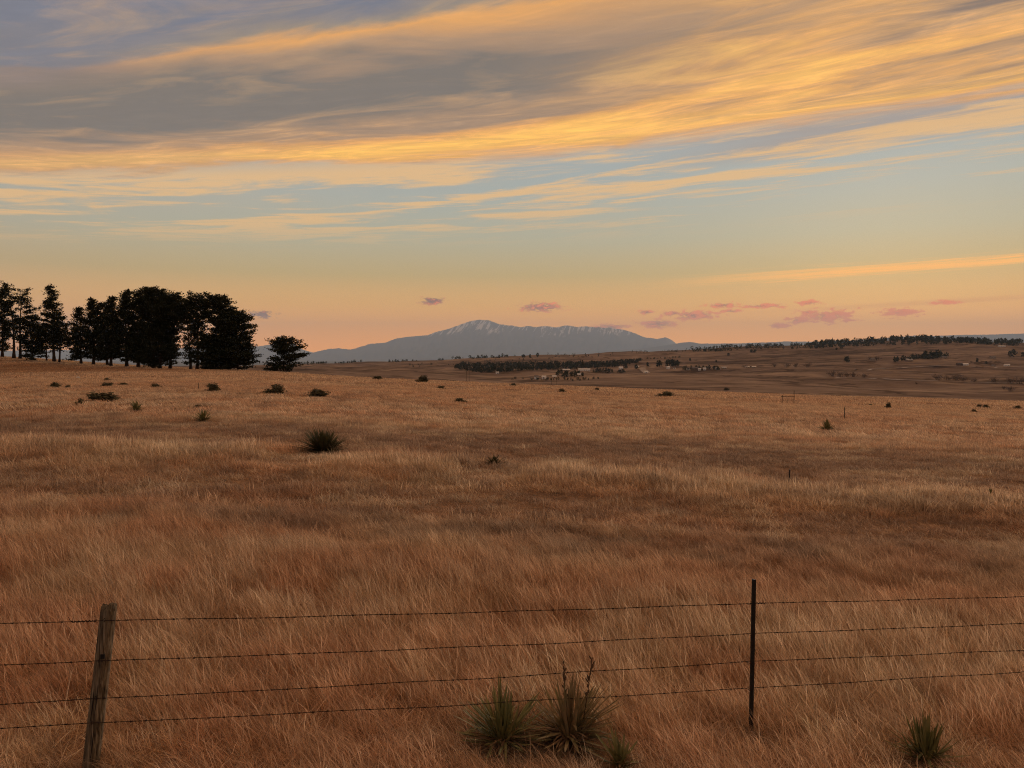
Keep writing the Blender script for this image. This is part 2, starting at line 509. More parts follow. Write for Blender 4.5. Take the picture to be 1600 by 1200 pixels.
# ------------------------------------------------------------------ lie of the land
# depth of the ground below the eye: columns are bearings (as photo columns), rows are distances ahead
TPX = np.array([-1500, 0, 250, 400, 600, 800, 1000, 1200, 1400, 1600, 3100.])
TD = np.array([2, 8, 25, 60, 110, 150, 166, 190, 230, 300, 450, 700, 1000, 1300, 1700, 2200, 2800, 3300, 4500, 10000, 30000, 60000, 90000.])
TT = [[3.1] * 9, [3.1] * 9,
      [3.0, 3.0, 3.05, 3.2, 3.3, 3.45, 3.6, 3.8, 4.0],
      [3.2, 3.2, 3.3, 3.8, 4.2, 4.6, 5.0, 5.4, 5.8],
      [3.5, 3.5, 3.7, 4.8, 5.5, 6.2, 7.0, 7.5, 8.1],
      [3.9, 3.9, 4.15, 5.7, 6.75, 7.7, 8.8, 9.5, 10.3],
      [3.5, 4.15, 4.6, 6.6, 7.9, 9.0, 10.2, 11.0, 12.0],
      [1.5, 4.1, 5.4, 9, 11, 13, 14.5, 15.5, 17],
      [1.4, 6, 9, 15, 18, 20, 22, 24, 26],
      [8, 16, 22, 25, 28, 28, 30, 33, 36],
      [15, 24, 30, 34, 37, 38, 40, 42, 44],
      [22, 28, 32, 37, 40, 41, 43, 46, 48],
      [28, 29, 30, 34.6, 42, 45, 46.7, 48.5, 50],
      [35, 35, 35, 39, 42.8, 44, 45, 47, 48],
      [44, 43, 42.7, 44, 42.7, 42.7, 38, 34, 35],
      [53, 52, 51, 49.5, 36, 28.6, 19, 3.8, 7.6],
      [65, 63, 60.6, 44, 22.5, 6, -12, -38, -25],
      [80, 78, 74, 57, 29, 11, -9, -36, -26],
      [140, 135, 130, 125, 120, 110, 100, 90, 90],
      [240] * 9, [450] * 9, [700] * 9, [950] * 9]
TT = np.array(TT, float)
TT = np.concatenate([TT[:, :1], TT, TT[:, -1:]], axis=1)
_lg = np.linspace(math.log(2), math.log(90000), 700)
_px = np.linspace(-1500, 3100, 461)
_tab = np.array([np.interp(_lg, np.log(TD), TT[:, j]) for j in range(TT.shape[1])]).T
_tab = np.array([np.interp(_px, TPX, row) for row in _tab])
_k = np.exp(-.5 * (np.arange(-12, 13) / 4.5) ** 2); _k /= _k.sum()
_pad = np.pad(_tab, ((0, 0), (12, 12)), 'edge')
_tab = sum(_k[i] * _pad[:, i:i + _tab.shape[1]] for i in range(25))
_k2 = np.exp(-.5 * (np.arange(-5, 6) / 1.7) ** 2); _k2 /= _k2.sum()
_pad = np.pad(_tab, ((5, 5), (0, 0)), 'edge')
_tab = sum(_k2[i] * _pad[i:i + _tab.shape[0]] for i in range(11))


def ground_z(x, y):
    x = np.asarray(x, float); y = np.asarray(y, float)
    r = np.hypot(x, y)
    th = np.arctan2(x, y)
    tc = np.clip(th, -math.radians(60), math.radians(60))
    px = 800 + F * np.tan(tc)
    # beyond the sides the columns run back to one another behind the camera
    beyond = np.abs(th) - math.radians(60)
    px = np.where(beyond > 0, px + (800 - px) * sstep(beyond, 0, math.radians(120)), px)
    d = np.maximum(r * np.cos(tc), 2.0)
    li = np.clip((np.log(d) - _lg[0]) / (_lg[1] - _lg[0]), 0, len(_lg) - 1.001)
    pi = np.clip((px - _px[0]) / (_px[1] - _px[0]), 0, len(_px) - 1.001)
    i = li.astype(int); j = pi.astype(int); a = li - i; b = pi - j
    T = (_tab[i, j] * (1 - a) + _tab[i + 1, j] * a) * (1 - b) + (_tab[i, j + 1] * (1 - a) + _tab[i + 1, j + 1] * a) * b
    N = 3.1 + .05 * np.clip(x, -7, 7)
    wgt = sstep(d, 8, 45)
    D = N * (1 - wgt) + T * wgt
    D = D - .10 * np.exp(-((y + .167 * x - 17.9) / 2.2) ** 2) * sstep(r, 8, 14)
    D = D - (fbm(x / 2.3, y / 2.3, 5, 3) - .5) * .10 * sstep(r, 2, 8)
    D = D - (fbm(x / 17, y / 17, 9, 3) - .5) * .24 * sstep(r, 9, 40)
    D = D - (fbm(x / 300, y / 170, 21, 4) - .5) * 30.0 * sstep(r, 500, 1300) * (1 - sstep(r, 4000, 9000))
    D = D - (fbm(x / 5000, y / 4000, 31, 4) - .5) * 60.0 * sstep(r, 6000, 20000)
    return CAMZ - D


def gz1(x, y):
    return float(ground_z(np.array([x]), np.array([y]))[0])


def at(px, py, depth):
    """point at a given distance ahead in the direction of a photo pixel"""
    vx, vz = (px - 800) / F, (600 - py) / F
    yy = math.cos(PITCH) + vz * math.sin(PITCH); zz = -math.sin(PITCH) + vz * math.cos(PITCH)
    return Vector((vx / yy * depth, depth, CAMZ + zz / yy * depth))


_march = np.concatenate([np.linspace(3, 260, 2600), np.geomspace(260, 40000, 5000)])


def on_ground(px, py, dmin=0.0):
    """where the sight line of a photo pixel first meets the land beyond dmin"""
    q = at(px, py, 1.0)
    d = _march[_march > dmin]
    x = q.x * d; z = CAMZ + (q.z - CAMZ) * d
    g = ground_z(x, d)
    hit = np.nonzero(z <= g)[0]
    k = int(hit[0]) if len(hit) else int(np.argmin(z - g))
    return float(x[k]), float(d[k]), float(g[k])


# the ground: one sheet round the camera out to the horizon
def build_ground():
    rings = np.concatenate([[0.4], np.geomspace(1.0, 150, 170), np.geomspace(153, 5000, 150), np.geomspace(5300, 62000, 32)])
    az = np.concatenate([np.radians(np.linspace(-44, 44, 300)), np.radians(np.linspace(46, 314, 90))])
    R, A = np.meshgrid(rings, az, indexing='ij')
    X = R * np.sin(A); Y = R * np.cos(A)
    Z = ground_z(X, Y)
    v = np.stack([X, Y, Z], -1).reshape(-1, 3)
    nr, na = R.shape
    i, j = np.meshgrid(np.arange(nr - 1), np.arange(na), indexing='ij')
    j2 = (j + 1) % na
    f = np.stack([i * na + j, (i + 1) * na + j, (i + 1) * na + j2, i * na + j2], -1).reshape(-1, 4)
    me = np_mesh('ground', v, f[:, ::-1], M_GROUND, True)
    o = link('ground', me)
    tag(o, 'rolling dry prairie falling to a valley and far hills', 'ground', kind='structure')
    return float(Z.min())


ZMIN = build_ground()

# ------------------------------------------------------------------ mountains
PROF = [(-900, 556), (-300, 552), (0, 548), (200, 546), (330, 543), (380, 541), (405, 541), (430, 537), (456, 537), (470, 545), (490, 551), (515, 545), (530, 544), (548, 546), (560, 543), (580, 537), (600, 536), (620, 529),
        (640, 526), (668, 524), (680, 519), (700, 514), (715, 509), (735, 502), (750, 500), (765, 501), (781, 507), (800, 509), (812, 511), (824, 509.5), (835, 511), (852, 509.5),
        (869, 511.5), (886, 508.5), (902, 511), (914, 509.5), (925, 511), (942, 512), (953, 512.5), (970, 514.5), (981, 517), (992, 521), (1004, 526.5), (1026, 529.5), (1039, 527),
        (1049, 531.5), (1057, 537), (1066, 538), (1100, 541), (1200, 545), (1500, 548), (2400, 552)]
PROF2 = [(700, 551), (900, 550), (1000, 545), (1057, 537), (1066, 535), (1080, 534.5), (1094, 537), (1108, 537), (1150, 536.5), (1209, 534.5), (1225, 533.5), (1275, 534), (1330, 532), (1400, 527), (1412, 526), (1428, 524), (1444, 526),
         (1475, 524), (1553, 522.5), (1600, 521), (1800, 523), (2400, 530)]


def mountain(name, prof, depth, back, fore, label, mat, seed, relief):
    pxs = np.concatenate([np.arange(prof[0][0], 380, 12), np.arange(380, 1110, 2.0), np.arange(1110, prof[-1][0] + 1, 7)]) if prof[0][0] < 0 else np.arange(prof[0][0], prof[-1][0] + 1, 4.0)
    py = np.interp(pxs, [p[0] for p in prof], [p[1] for p in prof])
    ts = np.concatenate([np.linspace(1, 0, 26) ** 1.15, -np.linspace(.15, 1, 7)])
    P, T = np.meshgrid(pxs, ts, indexing='ij')
    d = np.where(T >= 0, depth - fore * T, depth - back * T)
    X = (P - 800) / F * d
    base = ground_z(X.ravel(), d.ravel()).reshape(X.shape) - 40
    top = CAMZ + (HOR - py) / F * depth
    rel = (top[:, None] + 60 * (fbm(pxs / 5.0, pxs * 0, seed, 3) - .5)[:, None] * relief) - base
    spur = 1 - np.abs(2 * fbm((P - 800) / 26.0 + T * .8, T * 1.6, seed + 3, 5, .55) - 1) * 1.9
    fall = np.clip(1 - np.abs(T), 0, 1) ** 1.05
    H = rel * (fall * (1 + .0 * spur) - .34 * relief * np.clip(1 - spur, 0, 1) * (np.abs(T) * (1 - np.abs(T)) * 4) ** .7 * .6)
    Z = base + np.maximum(H, -30)
    v = np.stack([X, d, Z], -1).reshape(-1, 3)
    n, mth = P.shape
    i, j = np.meshgrid(np.arange(n - 1), np.arange(mth - 1), indexing='ij')
    f = np.stack([i * mth + j, (i + 1) * mth + j, (i + 1) * mth + j + 1, i * mth + j + 1], -1).reshape(-1, 4)
    o = link(name, np_mesh(name, v, f, mat, True))
    tag(o, label, 'mountain', kind='structure')
    return float(Z.max())


ZMAX = mountain('mountain_range', PROF, 55000, 5000, 9000, 'blue-grey snow-streaked mountain range on the horizon', M_MTN, 3, 1.0)
mountain('foothill_ridge', PROF2, 44000, 4000, 6000, 'low blue-grey mesa line behind the wooded ridge', M_FOOT, 8, .5)


# ------------------------------------------------------------------ pines
def needle_clump(rng, c, size, n, out):
    """many needle-spray faces round a point"""
    p = rng.normal(0, 1, (n, 3)) * np.array([.42, .42, .20]) * size + c
    d = rng.normal(0, 1, (n, 3)); d[:, 2] = d[:, 2] * .5 + .35
    d /= np.linalg.norm(d, axis=1, keepdims=True)
    s = np.cross(d, rng.normal(0, 1, (n, 3))); s /= np.maximum(np.linalg.norm(s, axis=1, keepdims=True), 1e-6)
    L = size * rng.uniform(.35, .75, (n, 1)); W = size * rng.uniform(.10, .22, (n, 1))
    out.append(np.stack([p - s * W, p + s * W, p + d * L], 1))


def crown_profile(kind, t):
    """crown radius 0..1 at height t (0 crown base, 1 top)"""
    if kind == 'cone': return (1 - t) ** .75 * .95 + .10
    if kind == 'dome': return math.sqrt(max(0, 1 - (max(0, t - .42) / .60) ** 2)) * (.86 + .14 * math.sin(t * 9))
    if kind == 'round': return math.sqrt(max(.02, 1 - ((t - .38) / .66) ** 2))
    if kind == 'top': return .35 + .65 * math.exp(-((t - .72) / .2) ** 2) if t > .35 else .42
    return .55 + .35 * math.sin(3 * t + .6)                               # sparse


def pine(px, base_y, top, width, depth, cb, kind, dens, seed, label, group, lean=0.0, gap=.1, side=0.0, name='pine_tree'):
    rng = np.random.default_rng(seed)
    bx = (px - 800) / F * depth
    gz = gz1(bx, depth)
    H = (CAMZ + (HOR - top) / F * depth) - gz
    Rm = width * (1.12 if group == GM else 1.1) / 2 / F * depth
    o = thing(name, label, 'tree', (bx, depth, gz - .05), group)
    dxl = lean / F * depth
    # trunk with a gentle bend
    ts = np.linspace(0, 1, 12)
    ph = rng.uniform(0, 6)
    tx = dxl * ts ** 1.3 + .010 * H * np.sin(ts * 5 + ph); ty = .010 * H * np.cos(ts * 4 + ph)
    tx -= tx[0]; ty -= ty[0]
    tr = (.016 * H + .05) * (1 - ts * .93) * (1 + .5 * np.exp(-ts * 25))
    m = MB(); m.tube(np.stack([tx, ty, ts * H * .985], 1), tr, 7)
    m.build('trunk', M_BARK, o, True)
    limbs = MB(); tris = []
    if group == GM: cb *= .7
    nb = int(1.15 * dens * (26 + 5.5 * H * (1 - cb)))
    for k in range(nb):
        t = (k + rng.uniform(0, 1)) / nb
        t = t ** .92
        if rng.uniform() < gap * 1.5: continue
        zf = cb + (1 - cb) * t
        z = zf * H
        R = Rm * crown_profile(kind, t) * rng.uniform(.55, 1.08)
        a = rng.uniform(0, 2 * math.pi)
        R *= (1 + side * math.cos(a)) * (.62 + .75 * float(vnoise(math.cos(a) * 1.6 + 5 + seed, math.sin(a) * 1.6 + t * 7.0, seed)))
        cx = np.interp(zf, ts, tx); cyy = np.interp(zf, ts, ty)
        rise = R * (rng.uniform(-.22, .12) + .45 * t)
        n = 4
        q = np.linspace(0, 1, n + 1)
        bxs = cx + math.cos(a) * R * q; bys = cyy + math.sin(a) * R * q
        bzs = z + rise * q + .10 * R * q ** 2
        limbs.tube(np.stack([bxs, bys, bzs], 1), np.linspace(.028 + .012 * R, .012, n + 1), 4, False)
        nc = max(2, int(R / .38))
        for c in range(nc):
            qq = 1 - (c / nc) * .72 * rng.uniform(.8, 1.1)
            side_off = rng.normal(0, .16 * R * qq + .08)
            cc = np.array([cx + math.cos(a) * R * qq - math.sin(a) * side_off, cyy + math.sin(a) * R * qq + math.cos(a) * side_off, z + rise * qq + .1 * R * qq ** 2 + rng.uniform(-.05, .3)])
            needle_clump(rng, cc, rng.uniform(.5, .95), 15, tris)
    for k in range(6):
        needle_clump(rng, np.array([tx[-1], ty[-1], H * (1 - .035 * k)]) + rng.normal(0, .12, 3), .5, 12, tris)
    for k in range(4 if kind in ('dome', 'top', 'round') else 1):          # pointed leaders round the top
        a = rng.uniform(0, 6.28); r0 = Rm * rng.uniform(.15, .6); zt = H * (1 - .02 * k) * rng.uniform(.93, 1.0) - .25 * r0
        for q in range(7):
            needle_clump(rng, np.array([tx[-1] + math.cos(a) * r0, ty[-1] + math.sin(a) * r0, zt - q * .22]) + rng.normal(0, .05 + .05 * q, 3), .45 + .05 * q, 10, tris)
    limbs.build('limbs', M_BARK, o)
    v = np.concatenate(tris).reshape(-1, 3)
    v[:, 2] = np.maximum(v[:, 2], .08)
    me = np_mesh('crown', v, np.arange(len(v)).reshape(-1, 3), M_NEEDLE)
    link('crown', me, o)
    return o


GL = 'pines on the low bank at the field edge'
GM = 'pines of the dense grove'
PINES = [
    # px, base y, top y, width px, distance, crown base, kind, density, label
    (4, 556, 455, 28, 192, .10, 'sparse', 1.3, 'pine cut by the left picture edge, first of the open row', GL, 0, .08, 0),
    (22, 557, 447, 30, 190, .30, 'sparse', .75, 'tall thin pine with bare lower trunk, second from the left picture edge', GL, -3, .2, 0),
    (32, 558, 453, 34, 189, .42, 'sparse', .55, 'spindly pine leaning right with see-through crown, third from the left edge', GL, 9, .25, .45),
    (51, 560, 497, 36, 187, .05, 'round', 1.2, 'short bushy pine filling the gap between spindly and tallest row pines', GL, 0, .05, 0),
    (73, 562, 512, 30, 186, .22, 'round', .9, 'small pine with slim trunk just left of the tallest row pine', GL, -3, .15, 0),
    (85, 564, 449, 48, 184, .24, 'cone', 1.15, 'tallest pine of the open row with pointed conical crown', GL, -5, .1, 0),
    (93, 564, 492, 40, 183, .22, 'cone', .85, 'slender pine standing close behind the tallest row pine on its right', GL, 4, .15, .3),
    (127, 566, 482, 36, 182, .13, 'cone', 1.25, 'pointed pine at the left end of the dense grove', GM, -3, .05, 0),
    (146, 568, 469, 36, 181, .12, 'cone', 1.35, 'pine with two-peaked top, second in the dense grove', GM, 1, .04, 0),
    (168, 571, 476, 36, 180, .12, 'dome', 1.3, 'broad dark pine, third in the dense grove', GM, -7, .04, 0),
    (173, 572, 467, 40, 177, .14, 'cone', 1.2, 'pine with twin trunks seen low, fourth in the dense grove', GM, 6, .05, 0),
    (198, 573, 456, 46, 176, .14, 'cone', 1.35, 'tall pine with pointed leader left of the flat-topped pine', GM, 5, .05, 0),
    (216, 574, 458, 50, 174, .12, 'dome', 1.5, 'dark full pine in the middle of the grove', GM, 6, .03, 0),
    (240, 576, 455, 58, 172, .08, 'dome', 1.8, 'largest flat-topped pine of the dense grove', GM, 8, .02, 0),
    (250, 576, 470, 60, 168, .06, 'dome', 1.5, 'full round pine standing in front of the flat-topped pine', GM, 4, .03, 0),
    (266, 577, 462, 36, 170, .15, 'top', 1.3, 'pine with tufted top right of the flat-topped pine', GM, 8, .08, 0),
    (298, 577, 472, 40, 167, .12, 'top', .95, 'open pine with see-through middle and bare trunk foot', GM, -2, .15, 0),
    (308, 577, 463, 46, 166, .16, 'top', 1.15, 'slim pine with a heavy rounded head leaning right beside a gap', GM, 0, .1, 0),
    (328, 578, 528, 36, 163, .04, 'round', 1.3, 'low bushy young pine at the foot of the grove gap', GM, 0, .03, 0),
    (345, 578, 467, 62, 164, .05, 'dome', 1.7, 'big dome-topped pine with foliage down to the grass', GM, 2, .03, 0),
    (372, 578, 492, 58, 162, .04, 'dome', 1.7, 'wide shaggy pine at the right end of the dense grove', GM, -4, .03, 0),
    (443, 579, 533, 54, 158, .06, 'round', 1.25, 'small lone pine with layered open crown right of the grove', None, 2, .12, 0),
]
for i, (px, by, ty, wd, dep, cb, kind, dens, label, grp, lean, gap, side) in enumerate(PINES):
    pine(px, by, ty, wd, dep, cb, kind, dens, 100 + i, label, grp, lean, gap, side)


# ------------------------------------------------------------------ far trees
def far_crown(rng, h, wdt, n=70):
    """crown faces of a far conifer, a cloud of small triangles"""
    t = rng.uniform(.12, 1, n)
    r = wdt * .5 * np.sqrt(np.clip(1 - ((t - .40) / .62) ** 2, .02, 1)) * rng.uniform(.35, 1.05, n)
    a = rng.uniform(0, 2 * math.pi, n)
    c = np.stack([np.cos(a) * r, np.sin(a) * r, t * h], 1)
    L = h * .13
    return np.stack([c + rng.normal(0, L, (n, 3)) for _ in range(3)], 1)


_far_meshes = []
for k in range(6):
    rng = np.random.default_rng(500 + k)
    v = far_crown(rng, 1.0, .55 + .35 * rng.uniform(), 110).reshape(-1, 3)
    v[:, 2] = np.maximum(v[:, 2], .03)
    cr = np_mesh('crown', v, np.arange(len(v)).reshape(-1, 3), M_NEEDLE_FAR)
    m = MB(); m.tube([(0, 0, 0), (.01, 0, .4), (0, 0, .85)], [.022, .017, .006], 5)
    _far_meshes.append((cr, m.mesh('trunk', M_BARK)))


def far_tree(px, py, hpx, label, seed, group=None, wide=1.0, dmin=300):
    x, d, z = on_ground(px, py, dmin)
    h = hpx / F * d
    o = thing('pine_tree', label, 'tree', (x, d, z - .1), group)
    cr, tr = _far_meshes[seed % 6]
    for nm, me in (('crown', cr), ('trunk', tr)):
        c = link(nm, me, o); c.scale = (h * wide, h * wide, h); c.rotation_euler[2] = seed * 1.3
    return o


FT = [
    (1030, 573, 9, 1.3, 'dark round pine at the left end of the pines above the hamlet'),
    (1044, 573, 11, .9, 'upright pine in the middle of the pines above the hamlet'),
    (1051, 573, 11, .9, 'left of the paired pines beside the hamlet'),
    (1058, 573, 10, 1.0, 'right of the paired pines beside the hamlet'),
    (1012, 573, 6, 1.0, 'small pine beside the road cut left of the hamlet'),
    (994, 577, 7, .9, 'single narrow pine left of the road cut'),
    (977, 576, 9, 1.0, 'tall dark pine over the green grove by the village'),
    (1323, 566, 9, 1.0, 'lone dark pine on the slope with low shrubs on its left'),
    (1174, 551, 5, 1.3, 'left pine of a tiny pair just under the ridge'),
    (1179, 551, 5, 1.1, 'right pine of a tiny pair just under the ridge'),
    (1078, 564, 4, 1.3, 'tiny isolated bush-like pine on the open slope above the hamlet'),
    (1138, 556, 4, 1.2, 'tiny isolated pine high on the open slope right of the hamlet'),
    (1119, 566, 3, 1.2, 'tiny dark pine dot on the slope above the hamlet roofs'),
    (1315, 545, 5, 1.0, 'dark pine alone below the ridge trees'),
    (1307, 547, 3.5, 1.2, 'small pine alone below the ridge trees, left of a bigger one'),
    (818, 559, 5, 1.5, 'round dark pine on the hill above the wood'),
    (828, 559, 5, .9, 'slim dark pine on the hill above the wood'),
    (840, 558, 6, .9, 'narrow pine on the hill above the wood, rightmost of three'),
    (1394, 533, 8, .8, 'slim pine standing clear of the ridge trees'),
    (1445, 532, 9, 1.0, 'dark pine on the skyline left of a gap in the ridge trees'),
    (1455, 532, 8, .9, 'slim skyline pine in the gap of the ridge trees'),
    (1466, 533, 8, .8, 'narrow skyline pine right in the gap of the ridge trees'),
    (1527, 566, 6, .9, 'small round tree right of the white barn'),
    (1541, 569, 4, 1.1, 'tiny dark tree between the white barn and the next house'),
]
for i, (px, py, hp, wd, lab) in enumerate(FT):
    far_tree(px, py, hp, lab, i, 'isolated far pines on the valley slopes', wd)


def wood(name, label, pts, seed, n=70, mat=M_NEEDLE_FAR):
    """a far wood or tree line that reads as one mass; pts = (x, y, z, height, width)"""
    rng = np.random.default_rng(seed)
    out = []
    for (x, y, z, h, wd) in pts:
        t = far_crown(rng, h, wd, n)
        t[..., 0] += x; t[..., 1] += y; t[..., 2] = np.maximum(t[..., 2], .1) + z
        out.append(t)
    v = np.concatenate(out).reshape(-1, 3)
    o = link(name, np_mesh(name, v, np.arange(len(v)).reshape(-1, 3), mat))
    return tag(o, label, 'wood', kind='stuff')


def scatter_line(poly, n, hpx, spread, seed, dmin=300, hvar=.35):
    """trees along a polyline of photo points that lie on the far land"""
    rng = np.random.default_rng(seed)
    P = np.array(poly, float)
    seg = np.concatenate([[0], np.cumsum(np.hypot(*np.diff(P, axis=0).T))]); res = []
    for k in range(n):
        s = rng.uniform(0, seg[-1])
        px = np.interp(s, seg, P[:, 0]); py = np.interp(s, seg, P[:, 1]) + rng.normal(0, spread)
        x, d, z = on_ground(px, py, dmin)
        d2 = d; h = hpx * rng.uniform(1 - hvar, 1 + hvar) / F * d2
        res.append((x, d2, gz1(x, d2) - .2, h, h * rng.uniform(.5, .9)))
    return res


def ridge_line(pxa, pxb, n, hpx, seed, dlo=2550, dhi=3050, clump=.45):
    """trees on the top of the far ridge"""
    rng = np.random.default_rng(seed); res = []
    while len(res) < n:
        px = rng.uniform(pxa, pxb)
        if vnoise(px / 14.0, seed, 77) < clump: continue
        d = rng.uniform(dlo, dhi); x = (px - 800) / F * d
        h = hpx * rng.uniform(.55, 1.25) / F * d
        res.append((x, d, gz1(x, d) - .3, h, h * rng.uniform(.55, .95)))
    return res


wood('skyline_treeline', 'line of dark pines along the wooded ridge on the right skyline', ridge_line(1265, 1720, 600, 6.6, 1, clump=.22), 11, 40)
wood('low_skyline_treeline', 'thin line of low trees on the skyline right of the mountain', ridge_line(1080, 1275, 260, 4.4, 2, clump=.3), 12, 30)
wood('thin_treeline', 'faint line of scrub on the skyline under the mountain', ridge_line(850, 1085, 70, 2.4, 3, clump=.5), 13, 26)
wood('left_skyline_treeline', 'line of dark trees on the skyline below the mountain foot', ridge_line(455, 805, 260, 4.0, 4, 2600, 3000, clump=.3), 14, 30)
wood('hillside_scrub', 'scattered scrub oak on the slope behind the wood', scatter_line([(640, 572), (700, 570), (760, 567), (860, 560), (960, 556)], 60, 3.0, 1.6, 5), 15, 24)


def in_poly(px, py, poly):
    c = False; j = len(poly) - 1
    for i in range(len(poly)):
        xi, yi = poly[i]; xj, yj = poly[j]
        if (yi > py) != (yj > py) and px < (xj - xi) * (py - yi) / (yj - yi) + xi: c = not c
        j = i
    return c


def fill(poly, n, hpx, seed):
    rng = np.random.default_rng(seed); res = []
    xs = [p[0] for p in poly]; ys = [p[1] for p in poly]
    while len(res) < n:
        px, py = rng.uniform(min(xs), max(xs)), rng.uniform(min(ys), max(ys))
        if not in_poly(px, py, poly): continue
        x, d, z = on_ground(px, py, 800)
        h = hpx * rng.uniform(.75, 1.2) / F * d
        res.append((x, d, z - .2, h, h * rng.uniform(.6, .9)))
    return res


WOOD = [(706, 575), (722, 570), (748, 571), (775, 570), (830, 569), (880, 569), (930, 568), (965, 567), (1003, 563.5), (1000, 567), (985, 570), (960, 574), (920, 576), (870, 578), (820, 579.5), (785, 582), (750, 583), (728, 580)]
wood('pine_wood', 'long dark pine plantation in the valley below the mountain', fill(WOOD, 900, 5.0, 6), 16, 34)
wood('field_hedge', 'thin hedge of dark trees running right from the end of the wood', scatter_line([(1000, 563), (1030, 561), (1063, 559)], 40, 2.6, .5, 7), 17, 24)
wood('village_trees', 'dark trees massed among the village houses', fill([(866, 590), (868, 584), (880, 582), (900, 584), (912, 588), (910, 592)], 34, 6, 8) + scatter_line([(800, 593), (812, 592), (830, 593), (860, 594), (900, 594), (945, 592)], 46, 3.4, .6, 9)
     + scatter_line([(925, 581), (945, 582), (958, 583), (975, 583)], 26, 5, 1.2, 10), 18, 40)
wood('hamlet_trees', 'dark trees among the hamlet houses', scatter_line([(1066, 578), (1080, 578), (1100, 577), (1128, 578)], 26, 5, .7, 12), 19, 40)
wood('hillside_grove', 'small dark grove round houses on the right hillside', scatter_line([(1395, 565), (1420, 563), (1440, 560), (1470, 559), (1482, 560)], 44, 6, .8, 13) + scatter_line([(1440, 560), (1470, 559)], 16, 8, .6, 14), 20, 40)
wood('edge_grove', 'dark grove on the hillside cut by the right picture edge', scatter_line([(1576, 558), (1590, 557), (1640, 555), (1700, 556)], 50, 9, .8, 15), 21, 44)


# bare trees and willows of the valley, each of thin twigs
def bare_mesh(seed):
    rng = np.random.default_rng(seed); m = MB()
    for k in range(24):
        a = rng.uniform(0, 6.28); sp = rng.uniform(.05, .8)
        b0 = np.array([rng.normal(0, .16), rng.normal(0, .16), 0]); tip = b0 + np.array([math.cos(a) * sp, math.sin(a) * sp, rng.uniform(.35, 1.0) * (1 - .5 * sp * sp)])
        mid = (b0 + tip) / 2 + np.array([0, 0, .1])
        m.tube([b0, mid, tip], [.014, .009, .003], 3, False)
        for q in range(12):
            s = mid + (tip - mid) * rng.uniform(-.8, .95)
            e = s + np.array([rng.normal(0, .15), rng.normal(0, .15), rng.uniform(.06, .24)])
            m.tube([s, (s + e) / 2 + rng.normal(0, .015, 3), e], [.007, .005, .003], 3, False)
    return m.mesh('twigs', M_TWIG)


_bare = [bare_mesh(700 + k) for k in range(4)]
BT = [(1210, 574, 7, 'bare tree at the right end of the hamlet, leftmost of four'), (1230, 574, 8, 'bare tree right of the hamlet, second of four'), (1243, 574, 8, 'bare tree right of the hamlet, third of four'),
      (1262, 574, 9, 'widest bare tree right of the hamlet, last of four'), (1163, 575, 6, 'bare tree beside the pale roofs at the end of the hamlet'),
      (1300, 588, 11, 'bare willow at the left end of the thicket in the draw'), (1312, 589, 10, 'bare willow second in the thicket in the draw'), (1323, 589, 9, 'bare willow in the middle of the thicket in the draw'),
      (1334, 589, 9, 'bare willow right of the middle of the thicket in the draw'), (1350, 590, 7, 'low bare willow at the right end of the thicket in the draw'),
      (1360, 563, 7, 'bare tree in front of the hillside cottage'), (1370, 563, 8, 'broad bare tree right of the hillside cottage'),
      (1466, 594, 11, 'bare cottonwood at the left end of the creek row'), (1481, 595, 10, 'bare cottonwood second along the creek row'), (1494, 595, 11, 'bare cottonwood in the middle of the creek row'),
      (1506, 596, 9, 'bare cottonwood fourth along the creek row'), (1522, 597, 7, 'low bare shrub ending the creek row'), (1553, 597, 9, 'round bare shrub between the creek row and the edge thicket'),
      (1578, 599, 10, 'bare thicket tree near the right picture edge, left of two'), (1593, 600, 12, 'bare thicket tree at the right picture edge'), (1568, 608, 6, 'small bare shrub in the hollow, left of a taller one'), (1579, 611, 9, 'tall thin bare shrub in the hollow near the right picture edge'),
      (1432, 601, 4, 'tiny bare shrub on the ploughed strip')]
for i, (px, py, hp, lab) in enumerate(BT):
    x, d, z = on_ground(px, py, 300)
    h = hp / F * d
    o = thing('bare_tree', lab, 'tree', (x, d, z - .1), 'leafless trees of the valley')
    c = link('twigs', _bare[i % 4], o); c.scale = (h * 1.1, h * 1.1, h * 1.05); c.rotation_euler[2] = i * 1.1


